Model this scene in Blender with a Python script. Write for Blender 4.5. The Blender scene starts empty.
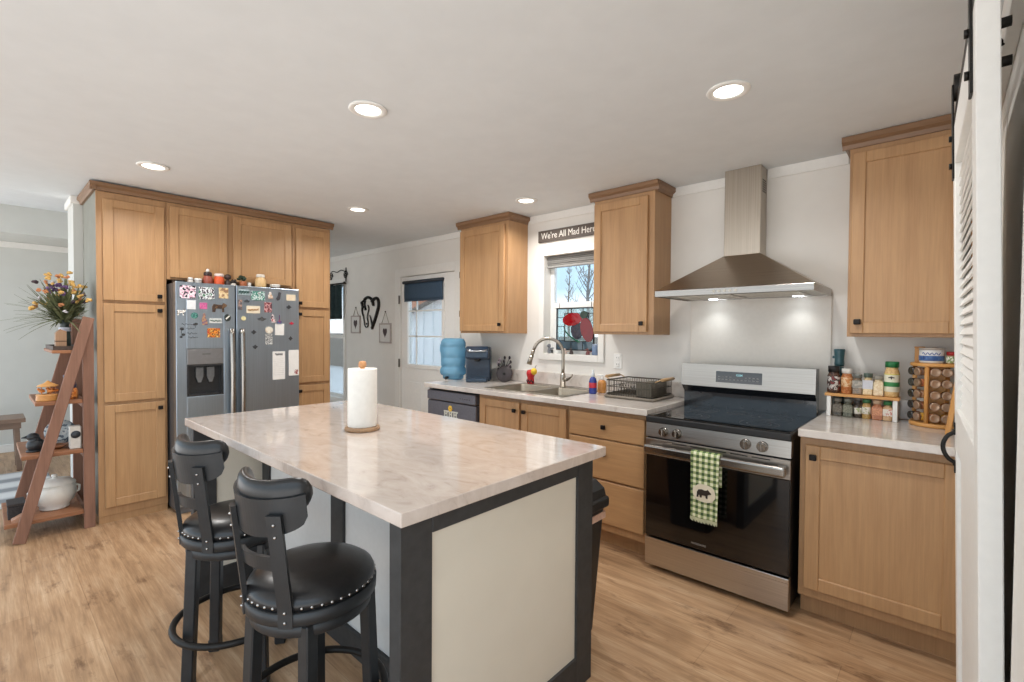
import bpy, bmesh, math, random
from mathutils import Vector, Matrix
random.seed(7)
PI = math.pi
scn = bpy.context.scene
COL = scn.collection

# ---------------------------------------------------------------- camera
cd = bpy.data.cameras.new('camera')
cam = bpy.data.objects.new('camera', cd)
COL.objects.link(cam)
cd.sensor_width = 36.0
cd.lens = 480.0 / 1024.0 * 36.0
cd.clip_start = 0.02
yaw, pit, rol = math.radians(42.11), math.radians(1.11), math.radians(0.37)
fw = Vector((-math.sin(yaw) * math.cos(pit), math.cos(yaw) * math.cos(pit), -math.sin(pit)))
rt = Vector((math.cos(yaw), math.sin(yaw), 0))
dn = fw.cross(rt)
r2 = rt * math.cos(rol) - dn * math.sin(rol)
d2 = rt * math.sin(rol) + dn * math.cos(rol)
m = Matrix((r2, -d2, -fw)).transposed().to_4x4()
m.translation = (0, 0, 1.39)
cam.matrix_world = m
scn.camera = cam

# ---------------------------------------------------------------- world, light, exposure
w = bpy.data.worlds.new('sky')
scn.world = w
w.use_nodes = True
wn = w.node_tree.nodes
wl = w.node_tree.links
bg = wn['Background']
tc = wn.new('ShaderNodeTexCoord')
sx = wn.new('ShaderNodeSeparateXYZ')
cr = wn.new('ShaderNodeValToRGB')
wl.new(tc.outputs['Generated'], sx.inputs[0])
wl.new(sx.outputs['Z'], cr.inputs[0])
cr.color_ramp.elements[0].position = 0.02
cr.color_ramp.elements[0].color = (0.94, 0.94, 0.94, 1)
cr.color_ramp.elements[1].position = 0.6
cr.color_ramp.elements[1].color = (0.70, 0.80, 0.92, 1)
e_ = cr.color_ramp.elements.new(0.09)
e_.color = (0.33, 0.45, 0.54, 1)
wl.new(cr.outputs[0], bg.inputs[0])
bg.inputs[1].default_value = 2.8
vs = scn.view_settings
vs.view_transform = 'Standard'
vs.look = 'None'
vs.gamma = 1.0
vs.use_curve_mapping = False
vs.exposure = 0.0
CAN_W = 10.5          # watts of each recessed ceiling lamp

# ---------------------------------------------------------------- materials
def lin(c):
    def f(v):
        v /= 255.0
        return v / 12.92 if v <= 0.04045 else ((v + 0.055) / 1.055) ** 2.4
    return (f(c[0]), f(c[1]), f(c[2]), 1.0)

def base(name):
    mt = bpy.data.materials.new(name)
    mt.use_nodes = True
    nt = mt.node_tree
    return mt, nt, nt.nodes, nt.links, nt.nodes['Principled BSDF']

def coords(nt, scale, loc=(0, 0, 0)):
    t = nt.nodes.new('ShaderNodeTexCoord')
    mp = nt.nodes.new('ShaderNodeMapping')
    mp.inputs['Scale'].default_value = scale
    mp.inputs['Location'].default_value = loc
    nt.links.new(t.outputs['Object'], mp.inputs[0])
    return mp.outputs[0]

def noise(nt, vec, scale=5, detail=4, rough=0.5):
    n = nt.nodes.new('ShaderNodeTexNoise')
    n.inputs['Scale'].default_value = scale
    n.inputs['Detail'].default_value = detail
    n.inputs['Roughness'].default_value = rough
    nt.links.new(vec, n.inputs['Vector'])
    return n.outputs['Fac']

def ramp(nt, fac, stops):
    r = nt.nodes.new('ShaderNodeValToRGB')
    e = r.color_ramp.elements
    while len(e) < len(stops):
        e.new(0.5)
    for el, (p, c) in zip(e, stops):
        el.position = p
        el.color = lin(c)
    nt.links.new(fac, r.inputs[0])
    return r.outputs[0]

def bump(nt, fac, bsdf, strength=0.1, dist=0.002):
    b = nt.nodes.new('ShaderNodeBump')
    b.inputs['Strength'].default_value = strength
    b.inputs['Distance'].default_value = dist
    nt.links.new(fac, b.inputs['Height'])
    nt.links.new(b.outputs[0], bsdf.inputs['Normal'])

CACHE = {}
def plain(rgb, rough=0.5, metal=0.0, var=6, scale=40, name=None, coat=0.0, spec=0.5, bmp=0.0):
    key = (tuple(rgb), rough, metal, var, scale, coat, spec, bmp)
    if key in CACHE:
        return CACHE[key]
    mt, nt, N, L, b = base(name or 'plain_%d_%d_%d' % tuple(rgb))
    v = noise(nt, coords(nt, (1, 1, 1)), scale, 3)
    lo = [max(0, c - var) for c in rgb]
    hi = [min(255, c + var) for c in rgb]
    L.new(ramp(nt, v, [(0.3, lo), (0.7, hi)]), b.inputs['Base Color'])
    b.inputs['Roughness'].default_value = rough
    b.inputs['Metallic'].default_value = metal
    b.inputs['Coat Weight'].default_value = coat
    b.inputs['Specular IOR Level'].default_value = spec
    if bmp:
        bump(nt, v, b, bmp)
    CACHE[key] = mt
    return mt

def wood(name, dark, light, axis='z', rough=0.42, fine=1.0):
    mt, nt, N, L, b = base(name)
    s = {'x': (0.9, 9, 9), 'y': (9, 0.9, 9), 'z': (9, 9, 0.9)}[axis]
    v1 = noise(nt, coords(nt, s), 2.2 * fine, 6, 0.62)
    s2 = {'x': (2, 70, 70), 'y': (70, 2, 70), 'z': (70, 70, 2)}[axis]
    v2 = noise(nt, coords(nt, s2), 2.0 * fine, 3, 0.6)
    c1 = ramp(nt, v1, [(0.3, dark), (0.72, light)])
    c2 = ramp(nt, v2, [(0.35, [int(c * 0.93) for c in light]), (0.65, [min(255, int(c * 1.04)) for c in light])])
    mx = N.new('ShaderNodeMixRGB')
    mx.inputs[0].default_value = 0.42
    L.new(c1, mx.inputs[1]); L.new(c2, mx.inputs[2])
    L.new(mx.outputs[0], b.inputs['Base Color'])
    b.inputs['Roughness'].default_value = rough
    bump(nt, v2, b, 0.05, 0.001)
    return mt

def emis(name, rgb, st):
    mt, nt, N, L, b = base(name)
    b.inputs['Base Color'].default_value = lin(rgb)
    b.inputs['Emission Color'].default_value = lin(rgb)
    b.inputs['Emission Strength'].default_value = st
    return mt

def glass(name, tint=(240, 248, 248), gloss=0.12, diff=0.0, dcol=(255, 255, 255), rough=0.02):
    """thin clear pane: see-through with a glossy reflection and, if asked, a little body colour"""
    mt = bpy.data.materials.new(name)
    mt.use_nodes = True
    nt = mt.node_tree
    N, L = nt.nodes, nt.links
    N.clear()
    o = N.new('ShaderNodeOutputMaterial')
    t = N.new('ShaderNodeBsdfTransparent')
    t.inputs[0].default_value = lin(tint)
    g = N.new('ShaderNodeBsdfGlossy')
    g.inputs['Roughness'].default_value = rough
    lw = N.new('ShaderNodeLayerWeight')
    lw.inputs[0].default_value = 0.25
    ml = N.new('ShaderNodeMath'); ml.operation = 'MULTIPLY_ADD'
    ml.inputs[1].default_value = 0.5; ml.inputs[2].default_value = gloss
    L.new(lw.outputs['Fresnel'], ml.inputs[0])
    mx = N.new('ShaderNodeMixShader')
    L.new(ml.outputs[0], mx.inputs[0]); L.new(t.outputs[0], mx.inputs[1]); L.new(g.outputs[0], mx.inputs[2])
    out = mx.outputs[0]
    if diff > 0:
        d = N.new('ShaderNodeBsdfDiffuse')
        d.inputs[0].default_value = lin(dcol)
        m2 = N.new('ShaderNodeMixShader')
        m2.inputs[0].default_value = diff
        L.new(out, m2.inputs[1]); L.new(d.outputs[0], m2.inputs[2])
        out = m2.outputs[0]
    L.new(out, o.inputs[0])
    return mt

def marble(name, stops, rough=0.2, sc=2.2):
    mt, nt, N, L, b = base(name)
    v0 = noise(nt, coords(nt, (1, 1.6, 1)), sc, 5, 0.6)
    v = N.new('ShaderNodeTexNoise')
    v.inputs['Scale'].default_value = sc * 3.2
    v.inputs['Detail'].default_value = 8
    v.inputs['Roughness'].default_value = 0.66
    v.inputs['Distortion'].default_value = 1.4
    L.new(coords(nt, (1, 1.8, 1), (3, 1, 0)), v.inputs['Vector'])
    c = ramp(nt, v.outputs['Fac'], stops)
    c0 = ramp(nt, v0, [(0.3, (196, 178, 164)), (0.6, (214, 203, 194))])
    mx = N.new('ShaderNodeMixRGB')
    mx.inputs[0].default_value = 0.35
    L.new(c, mx.inputs[1]); L.new(c0, mx.inputs[2])
    L.new(mx.outputs[0], b.inputs['Base Color'])
    b.inputs['Roughness'].default_value = rough
    b.inputs['Coat Weight'].default_value = 0.5
    b.inputs['Coat Roughness'].default_value = 0.06
    return mt

def floor_mat():
    mt, nt, N, L, b = base('oak_plank_floor')
    br = N.new('ShaderNodeTexBrick')
    br.offset = 0.37
    br.inputs['Scale'].default_value = 1.0
    br.inputs['Brick Width'].default_value = 1.25
    br.inputs['Row Height'].default_value = 0.205
    br.inputs['Mortar Size'].default_value = 0.0016
    br.inputs['Mortar Smooth'].default_value = 0.2
    br.inputs['Bias'].default_value = 0.0
    br.inputs['Color1'].default_value = lin((172, 138, 106))
    br.inputs['Color2'].default_value = lin((198, 167, 134))
    br.inputs['Mortar'].default_value = lin((112, 86, 64))
    L.new(coords(nt, (1, 1, 1), (0.3, 0.06, 0)), br.inputs['Vector'])
    g = noise(nt, coords(nt, (1.0, 9, 1)), 2.4, 7, 0.65)
    gc = ramp(nt, g, [(0.28, (118, 84, 56)), (0.5, (184, 147, 110)), (0.72, (220, 190, 156))])
    mx = N.new('ShaderNodeMixRGB'); mx.inputs[0].default_value = 0.62
    L.new(br.outputs['Color'], mx.inputs[1]); L.new(gc, mx.inputs[2])
    k = noise(nt, coords(nt, (2.0, 5, 1), (9, 2, 0)), 1.7, 5, 0.7)
    kc = ramp(nt, k, [(0.30, (138, 116, 100)), (0.44, (255, 255, 255))])
    m2 = N.new('ShaderNodeMixRGB'); m2.blend_type = 'MULTIPLY'; m2.inputs[0].default_value = 0.75
    L.new(mx.outputs[0], m2.inputs[1]); L.new(kc, m2.inputs[2])
    f = noise(nt, coords(nt, (3, 90, 1)), 1.5, 3, 0.6)
    fc = ramp(nt, f, [(0.35, (226, 220, 214)), (0.65, (255, 255, 255))])
    m3 = N.new('ShaderNodeMixRGB'); m3.blend_type = 'MULTIPLY'; m3.inputs[0].default_value = 0.8
    L.new(m2.outputs[0], m3.inputs[1]); L.new(fc, m3.inputs[2])
    L.new(m3.outputs[0], b.inputs['Base Color'])
    b.inputs['Roughness'].default_value = 0.38
    bump(nt, f, b, 0.06, 0.001)
    return mt

def brushed(name, rgb, rough=0.3, axis='x'):
    mt, nt, N, L, b = base(name)
    s = {'x': (1.5, 160, 160), 'y': (160, 1.5, 160), 'z': (160, 160, 1.5)}[axis]
    v = noise(nt, coords(nt, s), 1.5, 3)
    L.new(ramp(nt, v, [(0.3, [c - 7 for c in rgb]), (0.7, [min(255, c + 7) for c in rgb])]), b.inputs['Base Color'])
    b.inputs['Metallic'].default_value = 1.0
    rr = N.new('ShaderNodeMath'); rr.operation = 'MULTIPLY_ADD'
    rr.inputs[1].default_value = 0.12; rr.inputs[2].default_value = rough - 0.06
    L.new(v, rr.inputs[0]); L.new(rr.outputs[0], b.inputs['Roughness'])
    return mt

def gingham():
    mt, nt, N, L, b = base('green_gingham')
    c = coords(nt, (1, 1, 1))
    s = N.new('ShaderNodeSeparateXYZ'); L.new(c, s.inputs[0])
    outs = []
    for ax in ('X', 'Z'):
        a = N.new('ShaderNodeMath'); a.operation = 'MULTIPLY'; a.inputs[1].default_value = 1 / 0.030
        L.new(s.outputs[ax], a.inputs[0])
        f = N.new('ShaderNodeMath'); f.operation = 'FRACT'; L.new(a.outputs[0], f.inputs[0])
        g = N.new('ShaderNodeMath'); g.operation = 'GREATER_THAN'; g.inputs[1].default_value = 0.5
        L.new(f.outputs[0], g.inputs[0]); outs.append(g.outputs[0])
    ad = N.new('ShaderNodeMath'); ad.operation = 'ADD'
    L.new(outs[0], ad.inputs[0]); L.new(outs[1], ad.inputs[1])
    h = N.new('ShaderNodeMath'); h.operation = 'MULTIPLY'; h.inputs[1].default_value = 0.5
    L.new(ad.outputs[0], h.inputs[0])
    L.new(ramp(nt, h.outputs[0], [(0.0, (226, 226, 196)), (0.5, (150, 164, 112)), (1.0, (62, 84, 52))]), b.inputs['Base Color'])
    b.inputs['Roughness'].default_value = 0.95
    return mt

def picture(name, cols, scale=18, rough=0.35):
    mt, nt, N, L, b = base(name)
    v = noise(nt, coords(nt, (1, 1, 1), (random.random() * 9, random.random() * 9, random.random() * 9)), scale, 2, 0.5)
    n = len(cols)
    st = [(0.32 + 0.36 * i / max(1, n - 1), c) for i, c in enumerate(cols)]
    r = N.new('ShaderNodeValToRGB')
    r.color_ramp.interpolation = 'CONSTANT'
    e = r.color_ramp.elements
    while len(e) < n:
        e.new(0.5)
    for el, (p, c) in zip(e, st):
        el.position = p; el.color = lin(c)
    e[0].position = 0.0
    L.new(v, r.inputs[0])
    L.new(r.outputs[0], b.inputs['Base Color'])
    b.inputs['Roughness'].default_value = rough
    return mt

M_WALL = plain((227, 224, 218), 0.75, var=2, scale=6, name='wall_paint', bmp=0.02)
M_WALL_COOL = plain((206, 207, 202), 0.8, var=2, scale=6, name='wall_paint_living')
M_CEIL = plain((223, 227, 229), 0.9, var=2, scale=8, name='ceiling_paint', bmp=0.02)
M_TRIM = plain((232, 230, 225), 0.5, var=2, name='white_trim')
M_WHITE = plain((236, 235, 231), 0.45, var=2, name='white_painted_wood')
M_FLOOR = floor_mat()
M_WOOD = wood('maple_door', (162, 121, 82), (190, 150, 107))
M_WOODX = wood('maple_rail', (162, 121, 82), (190, 150, 107), 'x')
M_WOODY = wood('maple_rail_deep', (162, 121, 82), (190, 150, 107), 'y')
M_FRAME = wood('maple_frame', (156, 117, 80), (182, 143, 102))
M_PALE = wood('pale_maple_side', (168, 136, 104), (190, 158, 124))
M_CROWN = wood('maple_crown', (116, 86, 60), (140, 107, 78), 'y')
M_CROWNX = wood('maple_crown_along', (116, 86, 60), (140, 107, 78), 'x')
M_SIDE = plain((136, 136, 126), 0.6, var=4, scale=9, name='shaded_cabinet_side')  # shade on the pantry side, painted in as an even grey
M_KNOB = plain((30, 26, 24), 0.4, 0.6, 3, name='dark_bronze')
M_MARBLE = marble('beige_marble_laminate', [(0.30, (158, 140, 128)), (0.42, (192, 176, 164)), (0.6, (206, 192, 181)), (0.8, (216, 204, 196))], 0.11)
M_MARBLE_W = marble('white_marble_laminate', [(0.30, (176, 168, 160)), (0.42, (206, 200, 193)), (0.6, (216, 211, 205)), (0.8, (224, 220, 215))], 0.2, 3)
M_STEEL = brushed('brushed_steel', (160, 154, 147), 0.30, 'x')
M_STEELY = brushed('brushed_steel_fridge', (166, 180, 194), 0.36, 'z')
M_STEELH = brushed('brushed_steel_handle', (156, 151, 145), 0.24, 'x')
M_STEELV = brushed('brushed_steel_chimney', (178, 168, 155), 0.32, 'z')
M_HOOD = brushed('brushed_steel_hood', (176, 162, 146), 0.30, 'x')
M_SINK = brushed('sink_steel', (150, 144, 132), 0.40, 'x')
M_NICKEL = plain((168, 160, 148), 0.28, 1.0, 4, name='brushed_nickel')
M_BLKGLASS = plain((10, 10, 11), 0.06, 0, 1, name='black_glass', coat=0.6)
M_BLACK = plain((24, 24, 25), 0.45, 0, 3, name='black_plastic')
M_BLKMETAL = plain((34, 32, 30), 0.45, 0.5, 3, name='black_iron')
M_BLKWOOD = plain((36, 38, 40), 0.42, 0, 4, scale=25, name='black_painted_wood')
M_CHAR = plain((50, 50, 50), 0.6, 0, 5, scale=30, name='charcoal_painted_wood')
M_LEATHER = plain((30, 30, 31), 0.30, 0, 3, scale=90, name='black_leather', bmp=0.06)
M_STUD = plain((176, 172, 168), 0.25, 1.0, 3, name='nailhead_steel')
M_PANELW = plain((214, 206, 190), 0.7, 0, 2, scale=5, name='white_island_panel')
M_CERAM = plain((236, 234, 226), 0.25, 0, 3, name='white_ceramic', coat=0.3)
M_PAPER = plain((240, 237, 230), 0.9, 0, 3, name='white_paper', bmp=0.1)
M_RUSTIC = wood('rustic_ladder_wood', (98, 66, 52), (152, 112, 92), 'z', 0.7)
M_RUSTICY = wood('rustic_shelf_wood', (98, 62, 40), (166, 112, 76), 'y', 0.55)
M_PINE = wood('golden_pine', (186, 128, 66), (222, 166, 98), 'x', 0.45)
M_PINEZ = wood('golden_pine_upright', (186, 128, 66), (222, 166, 98), 'z', 0.45)
M_GLASS = glass('window_glass', (236, 240, 242), 0.03)
M_JAR = glass('jar_glass', (232, 236, 230), 0.10)
M_LAMP = emis('lamp_lens', (255, 250, 240), 6.0)

# ---------------------------------------------------------------- mesh helpers
class B:
    def __init__(s):
        s.bm = bmesh.new()
    def _fin(s, vs, mat4=None):
        if mat4 is not None:
            bmesh.ops.transform(s.bm, matrix=mat4, verts=vs)
    def box(s, x0, x1, y0, y1, z0, z1, bev=0.0, seg=2, rot=None):
        r = bmesh.ops.create_cube(s.bm, size=1.0)
        vs = r['verts']
        for v in vs:
            v.co = Vector(((x0 + x1) / 2 + v.co.x * (x1 - x0), (y0 + y1) / 2 + v.co.y * (y1 - y0), (z0 + z1) / 2 + v.co.z * (z1 - z0)))
        if bev > 0:
            es = list({e for v in vs for e in v.link_edges})
            rr = bmesh.ops.bevel(s.bm, geom=es, offset=bev, segments=seg, profile=0.5, affect='EDGES')
            vs = list({v for f in rr['faces'] for v in f.verts} | {v for v in vs if v.is_valid})
        if rot is not None:
            s._fin(vs, rot)
        return s
    def lathe(s, prof, c=(0, 0, 0), n=24, M=None, smooth=True, cap=True):
        """prof: list of (r,z); revolved about z through c, then moved by M"""
        rings = []
        newv = []
        for r, z in prof:
            ring = []
            for i in range(n):
                a = 2 * PI * i / n
                v = s.bm.verts.new((c[0] + r * math.cos(a), c[1] + r * math.sin(a), c[2] + z))
                ring.append(v); newv.append(v)
            rings.append(ring)
        for a, b in zip(rings, rings[1:]):
            for i in range(n):
                f = s.bm.faces.new((a[i], a[(i + 1) % n], b[(i + 1) % n], b[i]))
                f.smooth = smooth
        if cap:
            s.bm.faces.new(list(reversed(rings[0])))
            s.bm.faces.new(rings[-1])
        if M is not None:
            bmesh.ops.transform(s.bm, matrix=M, verts=newv)
        return s
    def cyl(s, p0, p1, r0, r1=None, n=16):
        p0, p1 = Vector(p0), Vector(p1)
        r1 = r0 if r1 is None else r1
        d = p1 - p0
        q = Vector((0, 0, 1)).rotation_difference(d.normalized()).to_matrix().to_4x4()
        q.translation = p0
        return s.lathe([(r0, 0), (r1, d.length)], n=n, M=q)
    def tube(s, pts, r, n=8, closed=False, radii=None):
        pts = [Vector(p) for p in pts]
        N = len(pts)
        rings = []
        up = None
        for i, p in enumerate(pts):
            if closed:
                t = (pts[(i + 1) % N] - pts[i - 1]).normalized()
            else:
                t = (pts[min(i + 1, N - 1)] - pts[max(i - 1, 0)]).normalized()
            if up is None:
                up = Vector((0, 0, 1)) if abs(t.z) < 0.9 else Vector((1, 0, 0))
            a = t.cross(up).normalized()
            up = a.cross(t).normalized()
            rr = radii[i] if radii else r
            rings.append([s.bm.verts.new(p + (a * math.cos(2 * PI * k / n) + up * math.sin(2 * PI * k / n)) * rr) for k in range(n)])
        rng = range(N) if closed else range(N - 1)
        for i in rng:
            A, Bq = rings[i], rings[(i + 1) % N]
            for k in range(n):
                f = s.bm.faces.new((A[k], A[(k + 1) % n], Bq[(k + 1) % n], Bq[k]))
                f.smooth = True
        if not closed:
            s.bm.faces.new(list(reversed(rings[0])))
            s.bm.faces.new(rings[-1])
        return s
    def bar(s, p0, p1, wd, th, side=(1, 0, 0), bev=0.0):
        """straight rectangular bar from p0 to p1; wd measured along side, th across"""
        p0, p1 = Vector(p0), Vector(p1)
        t = (p1 - p0).normalized()
        a = Vector(side); a = (a - t * a.dot(t)).normalized()
        b = t.cross(a)
        M = Matrix((a, b, t)).transposed().to_4x4()
        M.translation = (p0 + p1) / 2
        L = (p1 - p0).length
        return s.box(-wd / 2, wd / 2, -th / 2, th / 2, -L / 2, L / 2, bev, 1, M)
    def prism(s, pts, d0, d1, plane='xz', M=None):
        """extrude a 2-D outline: plane xz -> between y=d0..d1, yz -> x=d0..d1, xy -> z=d0..d1"""
        def P(p, d):
            return {'xz': (p[0], d, p[1]), 'yz': (d, p[0], p[1]), 'xy': (p[0], p[1], d)}[plane]
        a = [s.bm.verts.new(P(p, d0)) for p in pts]
        b = [s.bm.verts.new(P(p, d1)) for p in pts]
        n = len(pts)
        s.bm.faces.new(a); s.bm.faces.new(list(reversed(b)))
        for i in range(n):
            s.bm.faces.new((a[i], b[i], b[(i + 1) % n], a[(i + 1) % n]))
        if M is not None:
            bmesh.ops.transform(s.bm, matrix=M, verts=a + b)
        return s
    def ball(s, c, r, sc=(1, 1, 1), u=12, v=8, M=None):
        g = bmesh.ops.create_uvsphere(s.bm, u_segments=u, v_segments=v, radius=r)
        for q in g['verts']:
            q.co = Vector((c[0] + q.co.x * sc[0], c[1] + q.co.y * sc[1], c[2] + q.co.z * sc[2]))
            for f in q.link_faces:
                f.smooth = True
        if M is not None:
            bmesh.ops.transform(s.bm, matrix=M, verts=g['verts'])
        return s
    def plate(s, fn, nu, nv):
        """closed solid between the sheets fn(u,v,0) and fn(u,v,1)"""
        S = [[[s.bm.verts.new(fn(i / nu, j / nv, k)) for j in range(nv + 1)] for i in range(nu + 1)] for k in (0, 1)]
        for i in range(nu):
            for j in range(nv):
                for k in (0, 1):
                    q = (S[k][i][j], S[k][i + 1][j], S[k][i + 1][j + 1], S[k][i][j + 1])
                    s.bm.faces.new(q if k else tuple(reversed(q)))
        for i in range(nu):
            for j in (0, nv):
                s.bm.faces.new((S[0][i][j], S[0][i + 1][j], S[1][i + 1][j], S[1][i][j]))
        for j in range(nv):
            for i in (0, nu):
                s.bm.faces.new((S[0][i][j], S[0][i][j + 1], S[1][i][j + 1], S[1][i][j]))
        return s
    def grid(s, fn, nu, nv, th=None, closed=False):
        """sheet fn(u,v)->point, u,v in 0..1; th gives it a thickness along its normal"""
        V = [[s.bm.verts.new(fn(i / nu, j / nv)) for j in range(nv + 1)] for i in range(nu + 1)]
        fs = []
        for i in range(nu):
            for j in range(nv):
                f = s.bm.faces.new((V[i][j], V[i + 1][j], V[i + 1][j + 1], V[i][j + 1]))
                f.smooth = True; fs.append(f)
        if th:
            bmesh.ops.recalc_face_normals(s.bm, faces=fs)
            bmesh.ops.solidify(s.bm, geom=fs, thickness=th)
        return s

def wloc(o):
    v = Vector((0, 0, 0))
    while o:
        v += o.location; o = o.parent
    return v

def mk(name, b, mat, parent=None, local=False, label=None, kind=None):
    me = bpy.data.meshes.new(name)
    bmesh.ops.recalc_face_normals(b.bm, faces=b.bm.faces)
    if not local:
        off = wloc(parent) if parent else Vector((0, 0, 0))
        bmesh.ops.translate(b.bm, vec=-off, verts=b.bm.verts)
    b.bm.to_mesh(me); b.bm.free()
    me.materials.append(mat)
    o = bpy.data.objects.new(name, me)
    COL.objects.link(o)
    if parent:
        o.parent = parent
    if label:
        o['label'] = label
    if kind:
        o['kind'] = kind
    return o

def thing(name, label, cat, loc=(0, 0, 0), rz=0.0, group=None):
    o = bpy.data.objects.new(name, None)
    o.empty_display_size = 0.05
    COL.objects.link(o)
    o.location = loc; o.rotation_euler = (0, 0, rz)
    o['label'] = label; o['category'] = cat
    if group:
        o['group'] = group
    return o

def tag(o, label, cat, group=None):
    o['label'] = label; o['category'] = cat
    if group:
        o['group'] = group
    return o

def struct(name, b, mat, parent=None):
    o = mk(name, b, mat, parent)
    if not parent:
        o['kind'] = 'structure'
    return o

def dup(root, loc, rz, label):
    def cp(o, par):
        c = o.copy(); COL.objects.link(c); c.parent = par
        for ch in list(o.children):
            cp(ch, c)
        return c
    kids = list(root.children)
    r = root.copy(); COL.objects.link(r)
    r.location = loc; r.rotation_euler = (0, 0, rz)
    r['label'] = label
    for k in kids:
        cp(k, r)
    return r

def text(name, body, size, M, mat, parent=None, ext=0.0006, align='CENTER', sx=1.0):
    c = bpy.data.curves.new(name, 'FONT')
    c.body = body; c.size = size; c.extrude = ext
    c.align_x = align; c.align_y = 'CENTER'
    c.resolution_u = 3
    tmp = bpy.data.objects.new(name, c)
    COL.objects.link(tmp)
    bpy.context.view_layer.update()
    me = bpy.data.meshes.new_from_object(tmp.evaluated_get(bpy.context.evaluated_depsgraph_get()))
    me.name = name
    bpy.data.objects.remove(tmp)
    o = bpy.data.objects.new(name, me)
    COL.objects.link(o)
    me.materials.clear(); me.materials.append(mat)
    if parent:
        o.parent = parent
        M = Matrix.Translation(-wloc(parent)) @ M
    o.matrix_local = M @ Matrix.Diagonal((sx, 1, 1, 1))
    return o

FACE_Y = Matrix(((1, 0, 0, 0), (0, 0, -1, 0), (0, 1, 0, 0), (0, 0, 0, 1)))     # reads from -y side
FACE_X = Matrix(((0, 0, 1, 0), (1, 0, 0, 0), (0, 1, 0, 0), (0, 0, 0, 1)))      # reads from +x side

# ================================================================ STRUCTURE
H = 2.43
YW = 3.36
FARX = -7.8
def holes_wall(b, x0, x1, z0, z1, y0, y1, holes):
    """wall running along x, with rectangular openings (hx0,hx1,hz0,hz1) sorted by x"""
    x = x0
    for hx0, hx1, hz0, hz1 in holes:
        if hx0 > x:
            b.box(x, hx0, y0, y1, z0, z1)
        if hz0 > z0:
            b.box(hx0, hx1, y0, y1, z0, hz0)
        if hz1 < z1:
            b.box(hx0, hx1, y0, y1, hz1, z1)
        x = hx1
    b.box(x, x1, y0, y1, z0, z1)

struct('floor', B().box(-8.0, 0.60, -0.9, YW + 0.16, -0.06, 0.0).box(-5.6, -1.0, -2.9, -0.9, -0.06, 0.0), M_FLOOR)  # ends short behind the camera for uplight; unseen strip added to trim it
W1 = (-2.65, -2.09, 1.20, 2.06)      # sink window opening
D1 = (-4.83, -3.845, 0.0, 2.03)      # back door opening
W2 = (-7.15, -6.16, 0.45, 2.05)      # dining window opening
b = B()
holes_wall(b, -8.2, 0.30, 0.0, H, YW, YW + 0.14, [W2, D1, W1])
struct('wall_back', b, M_WALL)
struct('wall_right', B().box(0.13, 0.27, 0.30, YW, 0.0, H), M_WALL)
struct('wall_far', B().box(FARX - 0.14, FARX, -0.9, YW, 0.0, 2.70), M_WALL_COOL)
struct('wall_partition', B().box(-5.42, -5.072, 0.492, 2.27, 0.0, 2.46), M_WALL_COOL)
b = B()
b.box(-5.15, 0.30, -0.7, YW + 0.14, H, H + 0.08)
b.box(-8.2, -5.15, 0.86, YW + 0.14, H, H + 0.08)
b.box(-5.15, -1.0, -2.9, -0.7, H, H + 0.08)  # unseen extension added to cut the light on the left ceiling
struct('ceiling', b, M_CEIL)
# living-room ceiling: rises away from the kitchen, then a dropped band along the far wall
b = B()
b.prism([(-5.15, 2.43), (-5.15, 2.51), (-7.05, 2.72), (-7.05, 2.64)], -0.9, 0.87, 'xz')
b.box(-7.8, -5.15, 0.87, 0.95, 2.43, 2.75)
struct('ceiling_living', b, M_CEIL)
struct('trim_1', B().box(FARX, -7.05, -0.9, YW - 0.02, 2.36, 2.72), M_WALL_COOL)
struct('trim_2', B().box(FARX, FARX + 0.02, -0.9, YW - 0.02, 2.295, 2.36, 0.004), M_TRIM)
struct('trim_3', B().box(-5.44, -5.066, 0.474, 0.545, 2.37, 2.43, 0.006), M_TRIM)
# flat crown board along the kitchen wall, in the gaps between cabinets
b = B()
b.box(-6.9, -3.52, YW - 0.012, YW, 2.365, H, 0.003)
b.box(-2.85, -2.0, YW - 0.012, YW, 2.365, H, 0.003)
b.box(-1.49, -1.073, YW - 0.012, YW, 2.365, H, 0.003)
b.box(-0.856, -0.43, YW - 0.012, YW, 2.365, H, 0.003)
struct('trim_4', b, M_TRIM)
struct('baseboard_back', B().box(-6.9, -4.94, YW - 0.014, YW, 0.0, 0.09, 0.003), M_TRIM)
struct('baseboard_far', B().box(FARX, FARX + 0.014, -0.9, YW - 0.02, 0.0, 0.09, 0.003), M_TRIM)
struct('trim_5', B().box(0.102, 0.13, 0.45, 1.30, 0.0, 2.12, 0.004), M_TRIM)      # door casing beside the camera
struct('trim_6', B().box(0.10, 0.13, 1.302, 2.60, 2.17, 2.29, 0.003), M_TRIM)     # header board that carries the door rail
# white splash panel behind the range
struct('trim_7', B().box(-1.335, -0.50, YW - 0.008, YW, 0.935, 1.63, 0.002), plain((222, 216, 206), 0.35, var=2, name='splash_panel'))

# --- sink window
def casing(b, x0, x1, z0, z1, wd, y, t, bottom=True):
    b.box(x0 - wd, x0, y - t, y, z0 - (wd if bottom else 0), z1 + wd, 0.003)
    b.box(x1, x1 + wd, y - t, y, z0 - (wd if bottom else 0), z1 + wd, 0.003)
    b.box(x0, x1, y - t, y, z1, z1 + wd, 0.003)
    if bottom:
        b.box(x0, x1, y - t, y, z0 - wd, z0, 0.003)

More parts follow.
